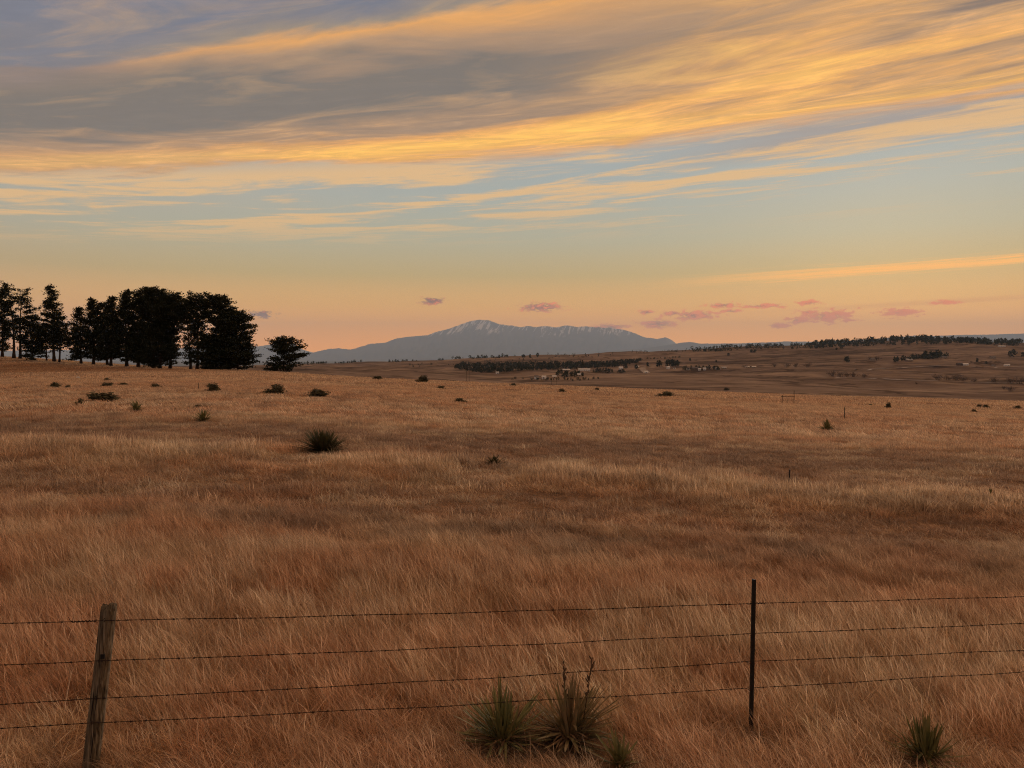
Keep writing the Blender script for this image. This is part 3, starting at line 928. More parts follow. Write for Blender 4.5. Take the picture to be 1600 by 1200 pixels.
# ------------------------------------------------------------------ far houses
def house(px, py, wpx, hpx, label, wall, roof, seed, name='house', cat='house', dmin=500):
    rng = random.Random(seed)
    x, d, z = on_ground(px, py, dmin)
    k = d / F
    L = max(wpx * k * 1.2, 5.0); Hh = max(hpx * k * 1.2, 3.6); W = L * rng.uniform(.55, .8) if L < 14 else 9.0
    wh = Hh * .62
    o = thing(name, label, cat, (x, d, z - .3), 'far buildings of the valley', rng.uniform(-.35, .35))
    m = MB(); m.box((0, 0, (wh + .3) / 2), (L, W, wh + .3)); m.build('wall', M_WALLS[wall], o)
    # gabled roof with overhang
    a, b, e = L / 2 + .5, W / 2 + .5, .25
    z0 = wh + .31; zt = Hh + .3
    m = MB()
    v = [(-a, -b, z0), (a, -b, z0), (a, b, z0), (-a, b, z0), (-a, 0, zt), (a, 0, zt), (-a, -b, z0 + e), (a, -b, z0 + e), (a, b, z0 + e), (-a, b, z0 + e), (-a, 0, zt + e), (a, 0, zt + e)]
    m.add(v, [(6, 7, 11, 10), (8, 9, 10, 11), (0, 1, 7, 6), (2, 3, 9, 8), (0, 6, 10, 9, 3, 4), (1, 5, 2, 8, 11, 7), (0, 4, 5, 1), (4, 3, 2, 5)])
    m.build('roof', M_ROOFS[roof], o)
    nw = max(1, int(L / 4.5))
    for i in range(nw):
        m = MB(); m.box(((i + .5) / nw * L - L / 2, -W / 2 - .03, wh * .62), (1.3, .08, 1.2)); m.build('window', M_GLASS, o)
    return o


HOUSES = [
    (777, 584, 3, 2.6, 0, 0, 'tiny white house alone at the lower edge of the pine wood'),
    (838, 591.5, 5, 4, 0, 1, 'white house at the left end of the village'),
    (850, 591.5, 5, 3.6, 0, 0, 'white house second from the left end of the village'),
    (866, 591, 5, 3.5, 1, 0, 'pale house left of the village trees'),
    (886, 589.5, 5, 3, 1, 1, 'pale-roofed house below the village trees'),
    (905, 588.5, 4, 4, 1, 0, 'tan house at the right end of the village trees'),
    (884, 579.5, 10, 2.4, 1, 0, 'long low pale-roofed shed on the rise above the village'),
    (913, 579.5, 15, 3.0, 0, 0, 'longest pale shed above the village'),
    (934, 580, 6, 2.6, 2, 2, 'low dark barn right of the longest pale shed'),
    (951, 580, 5, 3, 1, 1, 'grey-roofed house between the long shed and the green grove'),
    (970, 577, 5, 3.4, 0, 0, 'white gabled house above the green grove'),
    (996, 575, 4, 2.6, 1, 0, 'small pale house at the right end of the pine wood'),
    (1010, 583, 3.2, 2.4, 0, 0, 'tiny white shed at the foot of the road cut'),
    (1044, 576.5, 4, 3.4, 0, 0, 'white cottage under the pines above the hamlet'),
    (1054, 576.5, 3, 2, 0, 1, 'tiny white shed under the paired pines'),
    (1075, 578, 4, 3.2, 0, 1, 'white house at the left end of the hamlet'),
    (1085, 578, 7, 3.4, 2, 1, 'long brown house near the left end of the hamlet'),
    (1093, 579, 3.2, 3, 0, 0, 'small bright house in the middle of the hamlet'),
    (1101, 578.5, 3.2, 3.4, 0, 0, 'narrow bright house right of the middle of the hamlet'),
    (1119, 577.5, 4, 3, 0, 0, 'white-roofed house near the right end of the hamlet'),
    (1131, 576, 6, 2.2, 1, 0, 'low pale-roofed shed at the right end of the hamlet'),
    (1167, 575, 6, 2.0, 1, 0, 'left of two low pale roofs beyond the hamlet'),
    (1178, 575, 5, 1.8, 1, 0, 'right of two low pale roofs beyond the hamlet'),
    (1363, 563.5, 6, 3, 1, 1, 'cottage among bare trees on the right hillside'),
    (1420, 564, 8, 2.6, 1, 0, 'house below the left end of the hillside grove'),
    (1475, 560.5, 7, 3.6, 1, 1, 'grey-roofed house at the right end of the hillside grove'),
    (1499, 571.5, 7, 3.2, 2, 2, 'dark barn joined to the white barn on the hillside'),
    (1507, 571.5, 8, 3.2, 0, 0, 'bright white-roofed barn on the right hillside'),
    (1552, 573, 5, 2.6, 1, 1, 'grey house between the white barn and the far right house'),
    (1573, 572, 6, 2.6, 0, 0, 'white-roofed house on the hillside near the right picture edge'),
    (1551, 560, 6, 2.8, 1, 1, 'tan house high on the hillside below the ridge'),
    (1565, 542, 8, 1.6, 0, 0, 'pale roof just under the right ridge trees'),
    (1348, 536, 8, 2.4, 1, 1, 'low grey-roofed house among the skyline trees'),
]
for i, (px, py, wp, hp, wl, rf, lab) in enumerate(HOUSES):
    house(px, py, wp, hp, lab, wl, rf, 40 + i)


# dirt roads of the valley, laid over the land
M_DIRT = material('pale_dirt_road', (.34, .26, .20), .95, .05, .25, .05)


def road(label, pts, width, seed):
    P = []
    for (pa, pb) in zip(pts[:-1], pts[1:]):
        for t in np.linspace(0, 1, 14)[:-1]:
            P.append(on_ground(pa[0] + (pb[0] - pa[0]) * t, pa[1] + (pb[1] - pa[1]) * t, 600)[:2])
    P = np.array(P); k = np.ones(5) / 5
    P = np.stack([np.convolve(np.pad(P[:, j], 2, 'edge'), k, 'valid') for j in (0, 1)], 1)
    t = np.gradient(P, axis=0); t /= np.linalg.norm(t, axis=1, keepdims=True); nrm = np.stack([-t[:, 1], t[:, 0]], 1)
    A, B = P + nrm * width / 2, P - nrm * width / 2
    zc = np.maximum(ground_z(A[:, 0], A[:, 1]), ground_z(B[:, 0], B[:, 1])) + .7
    v = np.concatenate([np.column_stack([A, zc]), np.column_stack([B, zc])]); n = len(P); i = np.arange(n - 1)
    o = link('dirt_road', np_mesh('dirt_road', v, np.stack([i, i + 1, n + i + 1, n + i], 1), M_DIRT)); tag(o, label, 'road', kind='structure')


road('pale dirt road climbing past the end of the wood', [(1012, 583), (1006, 580), (1003, 577), (1008, 574), (1015, 572)], 16, 1)
road('pale dirt track crossing the right valley floor', [(1280, 590), (1360, 592), (1430, 595), (1520, 598), (1620, 601)], 7, 2)
road('faint track on the right hillside', [(1330, 578), (1400, 576), (1470, 572), (1540, 574), (1620, 573)], 6, 3)

# transmission pole standing in the valley
def utility_pole(px, top_y, depth, label):
    x = (px - 800) / F * depth
    z = gz1(x, depth); H = CAMZ + (HOR - top_y) / F * depth - z
    o = thing('utility_pole', label, 'pole', (x, depth, z - .3))
    for s in (-1, 1):
        m = MB(); m.tube([(s * 1.6, 0, 0), (s * 1.6, 0, H)], [.2, .14], 8); m.build('pole', M_OLDWOOD, o)
    for hz, L in ((H - 1.2, 8.0), (H - 4.2, 8.0)):
        m = MB(); m.box((0, -.3, hz), (L, .3, .4)); c = m.build('crossarm', M_OLDWOOD, o)
        for s in (-.46, 0, .46):
            m = MB(); m.tube([(s * L, -.3, hz - .2), (s * L, -.3, hz - 1.4)], [.12, .12], 6); m.build('insulator', M_STEEL, c)
    m = MB(); m.tube([(-1.6, 0, H - 9), (1.6, 0, H - 5)], [.12, .12], 5); m.tube([(1.6, .0, H - 9), (-1.6, .3, H - 5)], [.12, .12], 5); m.build('cross_brace', M_OLDWOOD, o)


utility_pole(731, 569, 900, 'twin-legged power line pole in the valley left of the village')

# ------------------------------------------------------------------ fence
WOODP = at(134, 1213, 5.09); STEELP = at(1172, 1146, 6.10)
WY, SY = 5.09, 6.10
FDIR = Vector((STEELP.x - WOODP.x, SY - WY, 0))
POSTL = Vector((WOODP.x, WY, 0)) - FDIR
POSTR = Vector((STEELP.x, SY, 0)) + FDIR


def wood_post(x, y, topz, lean, label, seed):
    z = gz1(x, y)
    H = topz - z + .25
    o = thing('wooden_fence_post', label, 'fence post', (x, y, z - .25), 'posts of the barbed wire fence')
    rng = np.random.default_rng(seed)
    n = 20; rows = np.concatenate([np.linspace(0, .97, 14), [.99, 1.0]])
    ang = np.arange(n) * 2 * math.pi / n
    groove = 1 + .07 * (vnoise(ang * 3.1, ang * 0 + seed, 3) - .5) - .09 * (rng.uniform(0, 1, n) > .82)
    V = []
    for r in rows:
        rad = .057 * (1 - .08 * r) * groove * (1 + .05 * (vnoise(ang * 2 + 9, ang * 0 + r * 7, seed) - .5))
        if r == 1.0: rad = rad * .82
        zz = r * H + (.012 * rng.normal(0, 1, n) if r >= .99 else 0)
        V.append(np.stack([np.cos(ang) * rad + lean * r * H, np.sin(ang) * rad, np.broadcast_to(zz, (n,))], 1))
    V = np.concatenate(V); fs = []
    for i in range(len(rows) - 1):
        for k in range(n):
            fs.append((i * n + k, i * n + (k + 1) % n, (i + 1) * n + (k + 1) % n, (i + 1) * n + k))
    top = (len(rows) - 1) * n
    V = np.concatenate([V, [[lean * H, 0, H - .006]]])
    for k in range(n): fs.append((top + k, top + (k + 1) % n, len(V) - 1))
    m = MB(); m.add(V, fs); m.build('post', M_POST, o, False)
    return o, z - .25, H


wtop = at(163, 945, WY)
lean = (wtop.x - WOODP.x) / (wtop.z - gz1(WOODP.x, WY))
wp, wz, wH = wood_post(WOODP.x, WY, wtop.z, lean, 'weathered round wooden post leaning right at the left of the fence', 5)
# knot hole and dark splits in the wood
m = MB(); kz = at(158, 1021, WY).z - wz
m.box((lean * kz + .020, -.049, kz), (.026, .012, .030)); m.build('knot_hole', M_STEEL, wp)
for dzk, off in ((.33, -.012), (.30, .012), (.62, .018)):
    m = MB(); kz2 = kz - dzk
    m.tube([(lean * (kz2 - .13) + off, -.0535, kz2 - .13), (lean * kz2 + off + .004, -.056, kz2), (lean * (kz2 + .10) + off, -.0535, kz2 + .1)], [.001, .0045, .001], 5)
    m.build('crack', M_STEEL, wp)


def t_post(x, y, topz, label, lean=0.0):
    z = gz1(x, y); H = topz - z + .3
    o = thing('steel_fence_post', label, 'fence post', (x, y, z - .3), 'posts of the barbed wire fence', math.atan2(FDIR.y, FDIR.x))
    m = MB()
    prof = [(-.0165, -.017), (.0165, -.017), (.0165, -.011), (.003, -.011), (.003, .022), (-.003, .022), (-.003, -.011), (-.0165, -.011)]
    n = len(prof)
    m.add([(a, b, 0) for a, b in prof] + [(a + lean * H, b, H) for a, b in prof], [(k, (k + 1) % n, n + (k + 1) % n, n + k) for k in range(n)] + [tuple(range(2 * n - 1, n - 1, -1))[::-1]])
    m.build('stem', M_STEEL, o)
    m = MB(); k = .45
    m.box((0, -.0185, .55), (.01, .004, .02))
    z0 = .5
    while z0 < H - .03:
        m.box((lean * z0, -.0205, z0), (.012, .0065, .014), 0, .7); z0 += .055
    s = m.build('studs', M_STEEL, o); tag(s, kind='stuff')
    return o, z - .3, H


stop = at(1175, 905, SY)
sp, sz, sH = t_post(STEELP.x, SY, stop.z, 'dark steel T-post standing upright right of centre in the fence', .006)
# posts of the same fence just outside the picture
zl = gz1(POSTL.x, POSTL.y)
lp, lz, lH = t_post(POSTL.x, POSTL.y, zl + 1.3, 'dark steel T-post just beyond the left picture edge')
zr = gz1(POSTR.x, POSTR.y)
rp, rz_, rH = t_post(POSTR.x, POSTR.y, zr + 1.3, 'dark steel T-post just beyond the right picture edge')

WPY = [970, 1033, 1092, 1130]; SPY = [943, 990, 1033.5, 1075]
LPY = [974, 1038, 1099, 1137]        # where the wires leave the picture on the left (px 0)
NAMES = ['topmost barbed wire strand of the fence', 'second barbed wire strand from the top of the fence', 'third barbed wire strand from the top of the fence', 'lowest barbed wire strand just above the grass']
wire_z = []


def twisted(m, P, rad=.0016, pitch=.075, off=.0018):
    """two strands wound round each other along points P"""
    P = np.asarray(P)
    s = np.concatenate([[0], np.cumsum(np.linalg.norm(np.diff(P, axis=0), axis=1))])
    n = int(s[-1] / (pitch / 6)) + 2
    q = np.linspace(0, s[-1], n)
    C = np.stack([np.interp(q, s, P[:, k]) for k in range(3)], 1)
    dr = np.gradient(C, axis=0); dr /= np.linalg.norm(dr, axis=1, keepdims=True)
    up = np.array([0, 0, 1.0]); a = np.cross(dr, up); a /= np.linalg.norm(a, axis=1, keepdims=True); b = np.cross(a, dr)
    for ph in (0, math.pi):
        an = q / pitch * 2 * math.pi + ph
        m.tube(C + off * (np.cos(an)[:, None] * a + np.sin(an)[:, None] * b), rad, 4)
    return C, q


for k in range(4):
    A = at(155 - (WPY[k] - 970) * .12, WPY[k], WY - .066)
    wx = WOODP.x + lean * (A.z - wz)
    A = Vector((wx, WY - .064, A.z))
    B = at(1173, SPY[k], SY + .034); B.x = STEELP.x + .0
    e = at(0, LPY[k], 1.0)
    # left end on the next post: continue the line seen at the picture edge
    tl = 1.0; L = Vector((POSTL.x, POSTL.y + .03, 0))
    # find point on line A->L seen at px 0 and use its height
    best = min((abs((A.x + (L.x - A.x) * t) / (A.y + (L.y - A.y) * t) + 800 / F), t) for t in np.linspace(.01, .6, 400))[1]
    dd = A.y + (L.y - A.y) * best
    zedge = at(0, LPY[k], dd).z
    L.z = A.z + (zedge - A.z) / best
    L.z = max(L.z, zl + .25)
    R = Vector((POSTR.x, POSTR.y + .03, zr + [1.1, .84, .6, .36][k]))
    RPY = [931, 973.5, 1015, 1049][k]
    best = min((abs((B.x + (R.x - B.x) * t) / (B.y + (R.y - B.y) * t) - 800 / F), t) for t in np.linspace(.01, .9, 500))[1]
    dd = B.y + (R.y - B.y) * best
    R.z = B.z + (at(1600, RPY, dd).z - B.z) / best
    pts = []
    for P0, P1, sag in ((L, A, .004), (A, B, .012), (B, R, .008)):
        for t in np.linspace(0, 1, 30)[:-1]:
            p = P0.lerp(P1, t); p.z -= sag * 4 * t * (1 - t)
            p.z += .0035 * math.sin(t * 23 + k * 2.1) * math.sin(math.pi * t); p.y += .004 * math.sin(t * 17 + k)
            pts.append(p)
    pts.append(R)
    o = thing('barbed_wire', NAMES[k], 'wire', A, 'strands of the barbed wire fence')
    m = MB(); C, q = twisted(m, [tuple(p - A) for p in pts])
    m.build('strand', M_WIRE, o)
    rng = np.random.default_rng(60 + k); m = MB()
    s0 = rng.uniform(0, .1)
    while s0 < q[-1]:
        c = np.array([np.interp(s0, q, C[:, j]) for j in range(3)])
        for sgn in (-1, 1):
            a = rng.uniform(0, 2 * math.pi); dv = np.array([.25 * sgn, math.cos(a), math.sin(a)]); dv /= np.linalg.norm(dv)
            cc = c + np.array([.004 * sgn, 0, 0])
            m.tube([cc - dv * .013, cc, cc + dv * .013], [.0006, .0019, .0006], 3, False)
        m.tube([c - np.array([.007, 0, 0]), c + np.array([.007, 0, 0])], .0048, 5)
        s0 += .102 + rng.uniform(-.006, .006)
    b = m.build('barbs', M_WIRE, o); tag(b, kind='stuff')
    if k == 0:
        # wrapped splices: left of the wooden post with its loose end, and both sides of the steel post
        for (px0, px1, dep, r, upend) in ((116, 150, WY - .066, .004, True), (1131, 1146, SY - .2, .004, False), (1182, 1198, SY + .04, .0048, False)):
            m = MB(); rows = []
            for t in np.linspace(0, 1, 60):
                px = px0 + (px1 - px0) * t
                xx = at(px, 970, dep).x
                # follow the strand itself
                jx = int(np.argmin(np.abs(C[:, 0] + A.x - xx))); c = C[jx]
                an = t * (px1 - px0) / 34 * 2 * math.pi * 7
                rows.append(c + np.array([0, .0055 * math.cos(an), .0055 * math.sin(an)]))
            if upend:
                rows = [rows[0] + np.array([-.018, 0, .03]), rows[0] + np.array([-.010, 0, .012])] + rows
            m.tube(rows, r * .55, 4); m.build('splice', M_WIRE, o)
# staples and clips holding the wires
for k in range(4):
    A = at(155 - (WPY[k] - 970) * .12, WPY[k], WY - .066)
    wx = lean * (A.z - wz)
    m = MB(); m.tube([(wx + .006, -.050, A.z - wz + .012), (wx + .006, -.072, A.z - wz + .006), (wx + .006, -.072, A.z - wz - .006), (wx + .006, -.050, A.z - wz - .012)], .0019, 5); m.build('staple', M_WIRE, wp)
    B = at(1173, SPY[k], SY + .034)
    m = MB(); hz = B.z - sz
    m.tube([(-.026, .034, hz), (-.020, -.022, hz + .008), (.020, -.022, hz + .008), (.026, .034, hz)], .0019, 5); m.build('wire_clip', M_WIRE, sp)


# other posts out in the field
def field_post(px, top_y, base_y, label, wpx=2.0, mat=M_OLDWOOD, name='field_post'):
    x, d, z = on_ground(px, base_y)
    H = (base_y - top_y) / F * d
    r = max(wpx / 2 / F * d, .018)
    o = thing(name, label, 'post', (x, d, z - .2))
    rng = np.random.default_rng(int(px * 7 + top_y))
    m = MB(); m.tube([(0, 0, 0), (.01, 0, H * .5), (rng.normal(0, .02), 0, H + .2)], [r, r * .95, r * .9], 7); m.build('stem', mat, o)
    m = MB(); m.tube([(-r * 1.3, -r, H * .75), (r * 1.3, -r, H * .75 + .01)], [.006, .006], 4); m.build('wire_tie', M_WIRE, o)
    return o


field_post(1319, 636, 656, 'thin steel stake standing alone in the mid field', 1.2, M_STEEL)
field_post(1232, 734, 753, 'short stake in the grass right of centre', 1.6, M_STEEL)
field_post(862, 590, 602, 'left of two thin posts on the field crest below the village', .55)
field_post(870, 589, 602, 'right of two thin posts on the field crest below the village', .55)
field_post(310, 598, 609, 'thin leaning stick among the bushes below the grove', 1.0)

# old brace of three posts and a rail on the field edge
x, d, z = on_ground(1231, 631)
k = d / F
o = thing('fence_brace', 'old post-and-rail fence brace on the far edge of the field', 'fence', (x, d, z - .2))
for dxp, hp in ((-9, 14), (0, 7), (9.5, 21)):
    m = MB(); m.tube([(dxp * k, 0, 0), (dxp * k, 0, hp * k + .2)], [.04, .035], 7); m.build('post', M_OLDWOOD, o)
m = MB(); m.tube([(-11 * k, -.08, 14 * k), (11 * k, -.08, 13.6 * k)], [.035, .035], 7); m.build('rail', M_OLDWOOD, o)


# pale stones
def stone(px, py, wpx, label, seed):
    x, d, z = on_ground(px, py)
    r = wpx / 2 / F * d
    rng = np.random.default_rng(seed); m = MB()
    n = 9; V = [(0, 0, r * 1.1)]; fs = []
    for i, (zz, rr) in enumerate(((.85, .55), (.4, 1.0), (-.2, 1.05))):
        for kk in range(n):
            a = kk * 2 * math.pi / n; q = rr * r * rng.uniform(.8, 1.15)
            V.append((math.cos(a) * q * 1.25, math.sin(a) * q, zz * r * rng.uniform(.9, 1.1)))
    for kk in range(n): fs.append((0, 1 + kk, 1 + (kk + 1) % n))
    for i in range(2):
        for kk in range(n): fs.append((1 + i * n + kk, 1 + (i + 1) * n + kk, 1 + (i + 1) * n + (kk + 1) % n, 1 + i * n + (kk + 1) % n))
    m.add(V, fs); o = m.build('stone', M_STONE, None, True); o.location = (x, d, z + .1)
    tag(o, label, 'stone')


stone(122, 592, 5, 'pale stone in the field below the left pines', 3)
stone(377, 579, 5, 'pale stone at the foot of the right end of the grove', 4)


# ------------------------------------------------------------------ yuccas and brush
CLEAR = [(WOODP.x, WY - .2, .45), (STEELP.x, SY - .15, .25)]


def spikes(rng, n, L, W, zmin, zmax, R0=.05, droop=.0, lift=0.0):
    """n stiff narrow leaves fanning from the root; folded along the keel"""
    V = []; Fc = []
    a = rng.uniform(0, 2 * math.pi, n); el = np.radians(rng.uniform(zmin, zmax, n)); l = L * rng.uniform(.5, 1.12, n) * (1 + .18 * np.cos(a - rng.uniform(0, 6)))
    kink = np.where(rng.uniform(0, 1, n) < .18, rng.uniform(.25, .7, n), 0)
    for i in range(n):
        d = np.array([math.cos(a[i]) * math.cos(el[i]), math.sin(a[i]) * math.cos(el[i]), math.sin(el[i])])
        s = np.cross(d, [0, 0, 1.0]); s /= max(np.linalg.norm(s), 1e-6); u = np.cross(s, d)
        b = d * R0 + np.array([0, 0, lift * rng.uniform(0, 1)]) + rng.normal(0, R0 * .5, 3) * np.array([1, 1, .3])
        ww = W * rng.uniform(.7, 1.2); k = len(V)
        bend = np.array([0, 0, -(droop + kink[i]) * l[i]])
        for t, f in ((0, .8), (.45, 1.0), (.8, .75)):
            c = b + d * l[i] * t + bend * t * t
            V += [c - s * ww * f, c - u * ww * .35 * f, c + s * ww * f]
        V.append(b + d * l[i] + bend)
        for q in (0, 3):
            Fc += [(k + q, k + q + 1, k + q + 4, k + q + 3), (k + q + 1, k + q + 2, k + q + 5, k + q + 4)]
        Fc += [(k + 6, k + 7, k + 9), (k + 7, k + 8, k + 9)]
    return V, Fc


def yucca(px, base_y, wpx, label, seed, n=170, dead=90, stalks=0, green=M_YUCCA, dmin=0, tall=1.0):
    x, d, z = on_ground(px, base_y, dmin)
    R = wpx / 2 / F * d
    CLEAR.append((x, d, R))
    rng = np.random.default_rng(seed)
    o = thing('yucca', label, 'yucca', (x, d, z), 'yucca clumps')
    m = MB(); v, f = spikes(rng, n, R * 1.06, max(.0105 + .004 * R, .0008 * d), 12, 88, R * .12, .04, .06); v = np.array(v); v[:, 2] *= tall; m.add(v, f); m.build('leaves', green, o)
    m = MB(); v, f = spikes(rng, dead, R * .8, .008, -4, 30, R * .12, .16, .08); v = np.array(v); v[:, 2] = np.maximum(v[:, 2], .01); m.add(v, f); m.build('dead_skirt', M_YDEAD, o)
    for s in range(stalks):
        m = MB(); a = rng.uniform(-.8, .8); hh = R * rng.uniform(1.3, 1.6)
        top = np.array([a * R * .8, rng.normal(0, .08), hh])
        b0 = np.array([a * R * .4, 0, .05])
        m.tube([b0, (b0 + top) / 2 + rng.normal(0, .012, 3), top], [.0055, .004, .002], 5)
        for q in range(16):
            t = rng.uniform(.45, 1.0); c = b0 + (top - b0) * t; e = c + np.array([rng.normal(0, .014), rng.normal(0, .014), rng.uniform(.0, .03)])
            m.tube([c, (c + e) / 2 + np.array([0, 0, .006]), e + np.array([0, 0, .02])], [.003, .0075, .003], 5)
        m.build('seed_stalk', M_YSTALK, o)
    return o


M_YUCCA_DRY = material('yucca_leaf_drying', (.27, .185, .10), .7, .1, .4, 5.0, col2=(.13, .115, .05))
M_YUCCA_DARK = material('dark_yucca_leaf', (.06, .062, .026), .7, .1, .4, 5.0, col2=(.10, .085, .04))
yucca(786, 1170, 150, 'large green yucca in front of the fence, left of a drier twin', 1, 170, 150, 0)
yucca(888, 1168, 168, 'large brownish yucca with thin seed stalks in front of the fence', 2, 150, 200, 2, M_YUCCA_DRY)
yucca(968, 1208, 90, 'small yucca at the lower right of the brownish yucca', 3, 60, 40)
yucca(1446, 1200, 108, 'upright green yucca at the lower right corner', 4, 120, 60, tall=1.25)
yucca(505, 707, 98, 'big round dark yucca alone in the mid field', 5, 520, 30, 0, M_YUCCA_DARK, tall=.62)
CLEAR += [(CLEAR[-1][0], CLEAR[-1][1] - 1.6, 1.5)]
yucca(318, 659, 34, 'spiky dark yucca below the grove, in the left mid field', 6, 90, 30)
yucca(1293, 674, 30, 'spiky dark yucca in the right mid field', 7, 110, 30)
yucca(213, 644, 28, 'small spiky yucca below the long sagebrush', 8, 80, 30)
yucca(771, 728, 50, 'low dark yucca in the bare patch at centre', 9, 110, 60, 0, M_YUCCA_DARK, tall=.55)
CLEAR += [(CLEAR[-1][0], CLEAR[-1][1] - 1.4, 1.2)]
yucca(1548, 776, 13, 'tiny green yucca near the right picture edge', 10, 40, 10, tall=1.4)

rngS = np.random.default_rng(42)


def sage_mesh(seed):
    """unit sagebrush: twigs and small leaf faces, one for each part"""
    rng = np.random.default_rng(seed); m = MB(); tris = []
    for k in range(46):
        a = rng.uniform(0, 6.28); el = rng.uniform(.25, 1.4); L = rng.uniform(.55, 1.0)
        e = np.array([math.cos(a) * math.cos(el) * .5, math.sin(a) * math.cos(el) * .5, math.sin(el) * .9]) * L
        m.tube([(0, 0, 0), e * .5 + rng.normal(0, .03, 3), e], [.012, .008, .003], 3, False)
        for q in range(4):
            c = e * rng.uniform(.45, 1.08); n = 9
            p = c + rng.normal(0, .055, (n, 3)); tris.append(np.stack([p + rng.normal(0, .045, (n, 3)) for _ in range(3)], 1))
    v = np.concatenate(tris).reshape(-1, 3); v[:, 2] = np.maximum(v[:, 2], .02)
    return m.mesh('twigs', M_SAGETWIG), np_mesh('foliage', v, np.arange(len(v)).reshape(-1, 3), M_SAGE)


_sage = [sage_mesh(800 + k) for k in range(4)]
SAGE = [(160, 628, 50, 14, 'longest dark sagebrush in the left field'), (125, 633, 14, 9, 'small sagebrush just left of the longest one'), (86, 606, 20, 8, 'low sagebrush at the far left of the field'),
        (106, 607, 12, 5, 'tiny sagebrush right of the far left one'), (168, 605, 22, 7, 'sagebrush above the longest one'), (168, 595, 12, 4, 'tiny sagebrush farther behind, straight above the longest one'),
        (193, 602, 18, 4, 'flat sagebrush right of the one above the longest'), (243, 606, 20, 6, 'low sagebrush below the middle of the grove'), (333, 612, 25, 12, 'rounded sagebrush below the right part of the grove'),
        (430, 616, 34, 13, 'rounded sagebrush below the lone pine'), (496, 620, 36, 11, 'wide low sagebrush right of the one below the lone pine'), (661, 598, 24, 10, 'dark sagebrush on the field crest left of the village'),
        (689, 608, 16, 5, 'small sagebrush below and right of the crest one'), (720, 630, 24, 7, 'faint brown sagebrush in the middle of the far field'), (802, 604, 12, 5, 'tiny dark sagebrush on the crest below the village'),
        (878, 613, 14, 5, 'tiny sagebrush below the two crest posts'), (933, 610, 10, 4, 'tiny sagebrush just right of the two crest posts'), (1040, 620, 30, 7, 'flat dark sagebrush on the crest below the hamlet'), (1135, 610, 10, 4, 'tiny sagebrush on the crest right of the flat one'),
        (1388, 638, 11, 8, 'small round dark sagebrush on the right crest'), (1530, 637, 10, 5, 'left of two small sagebrushes by the right edge'), (1541, 638, 12, 5, 'right of two small sagebrushes by the right edge'), (1590, 639, 12, 5, 'sagebrush at the right picture edge'),
        (1522, 645, 12, 5, 'low sagebrush below the pair by the right edge'), (309, 637, 14, 5, 'low brush above the spiky yucca'), (590, 593, 22, 5, 'flat brush on the crest right of the lone pine'), (1360, 634, 8, 3, 'tiny brush left of the small round dark sagebrush')]
for i, (px, py, wp, hp, lab) in enumerate(SAGE):
    x, d, z = on_ground(px, py)
    k = d / F
    CLEAR.append((x, d, wp * k * .5))
    o = thing('sagebrush', lab, 'bush', (x, d, z - .03), 'sagebrushes scattered over the field', i * .7)
    for nm, me in zip(('twigs', 'foliage'), _sage[i % 4]):
        c = link(nm, me, o); c.scale = (wp * k * 1.15, wp * k * .9, hp * k * 1.35)


# ------------------------------------------------------------------ grass
def blade_tuft(name, seed, n, rad, hmin, hmax, wid, lean, seg=3, spread=.25, wild=0.0):
    """a tuft of curved blades bent by the wind towards -X; vertex attribute blade = shade of each blade"""
    rng = np.random.default_rng(seed)
    V = []; Fc = []; sh = []
    for b in range(n):
        h = rng.uniform(hmin, hmax); a = rng.uniform(0, 6.28); r = rad * math.sqrt(rng.uniform())
        bx, by = r * math.cos(a), r * math.sin(a)
        lx = -lean * rng.uniform(.45, 1.35) + rng.normal(0, spread); ly = rng.normal(0, spread)
        if rng.uniform() < wild:
            q = rng.uniform(0, 6.28); lx, ly = math.cos(q) * rng.uniform(.8, 2.2), math.sin(q) * rng.uniform(.8, 2.2)
        ln = math.sqrt(1 + lx * lx + ly * ly)
        yaw = rng.uniform(-.9, .9); sx, sy = math.cos(yaw), math.sin(yaw)
        ww = wid * rng.uniform(.6, 1.3); k = len(V); s = rng.uniform()
        for i in range(seg):
            t = i / seg
            off = t ** 1.35
            c = (bx + lx * h * off / ln, by + ly * h * off / ln, h * t / ln * 1.15 - .02)
            f = ww * (1 - .55 * t) / 2
            V += [(c[0] - sx * f, c[1] - sy * f, c[2]), (c[0] + sx * f, c[1] + sy * f, c[2])]
            sh += [s, s]
        V.append((bx + lx * h / ln, by + ly * h / ln, max(h / ln * (1.0), .01))); sh.append(s)
        for i in range(seg - 1):
            q = k + 2 * i; Fc.append((q, q + 1, q + 3)); Fc.append((q, q + 3, q + 2))
        q = k + 2 * (seg - 1); Fc.append((q, q + 1, q + 2))
    me = np_mesh(name, np.array(V), np.array(Fc), M_GRASS)
    at_ = me.attributes.new('blade', 'FLOAT', 'POINT')
    at_.data.foreach_set('value', np.array(sh, np.float32))
    return bpy.data.objects.new(name, me)


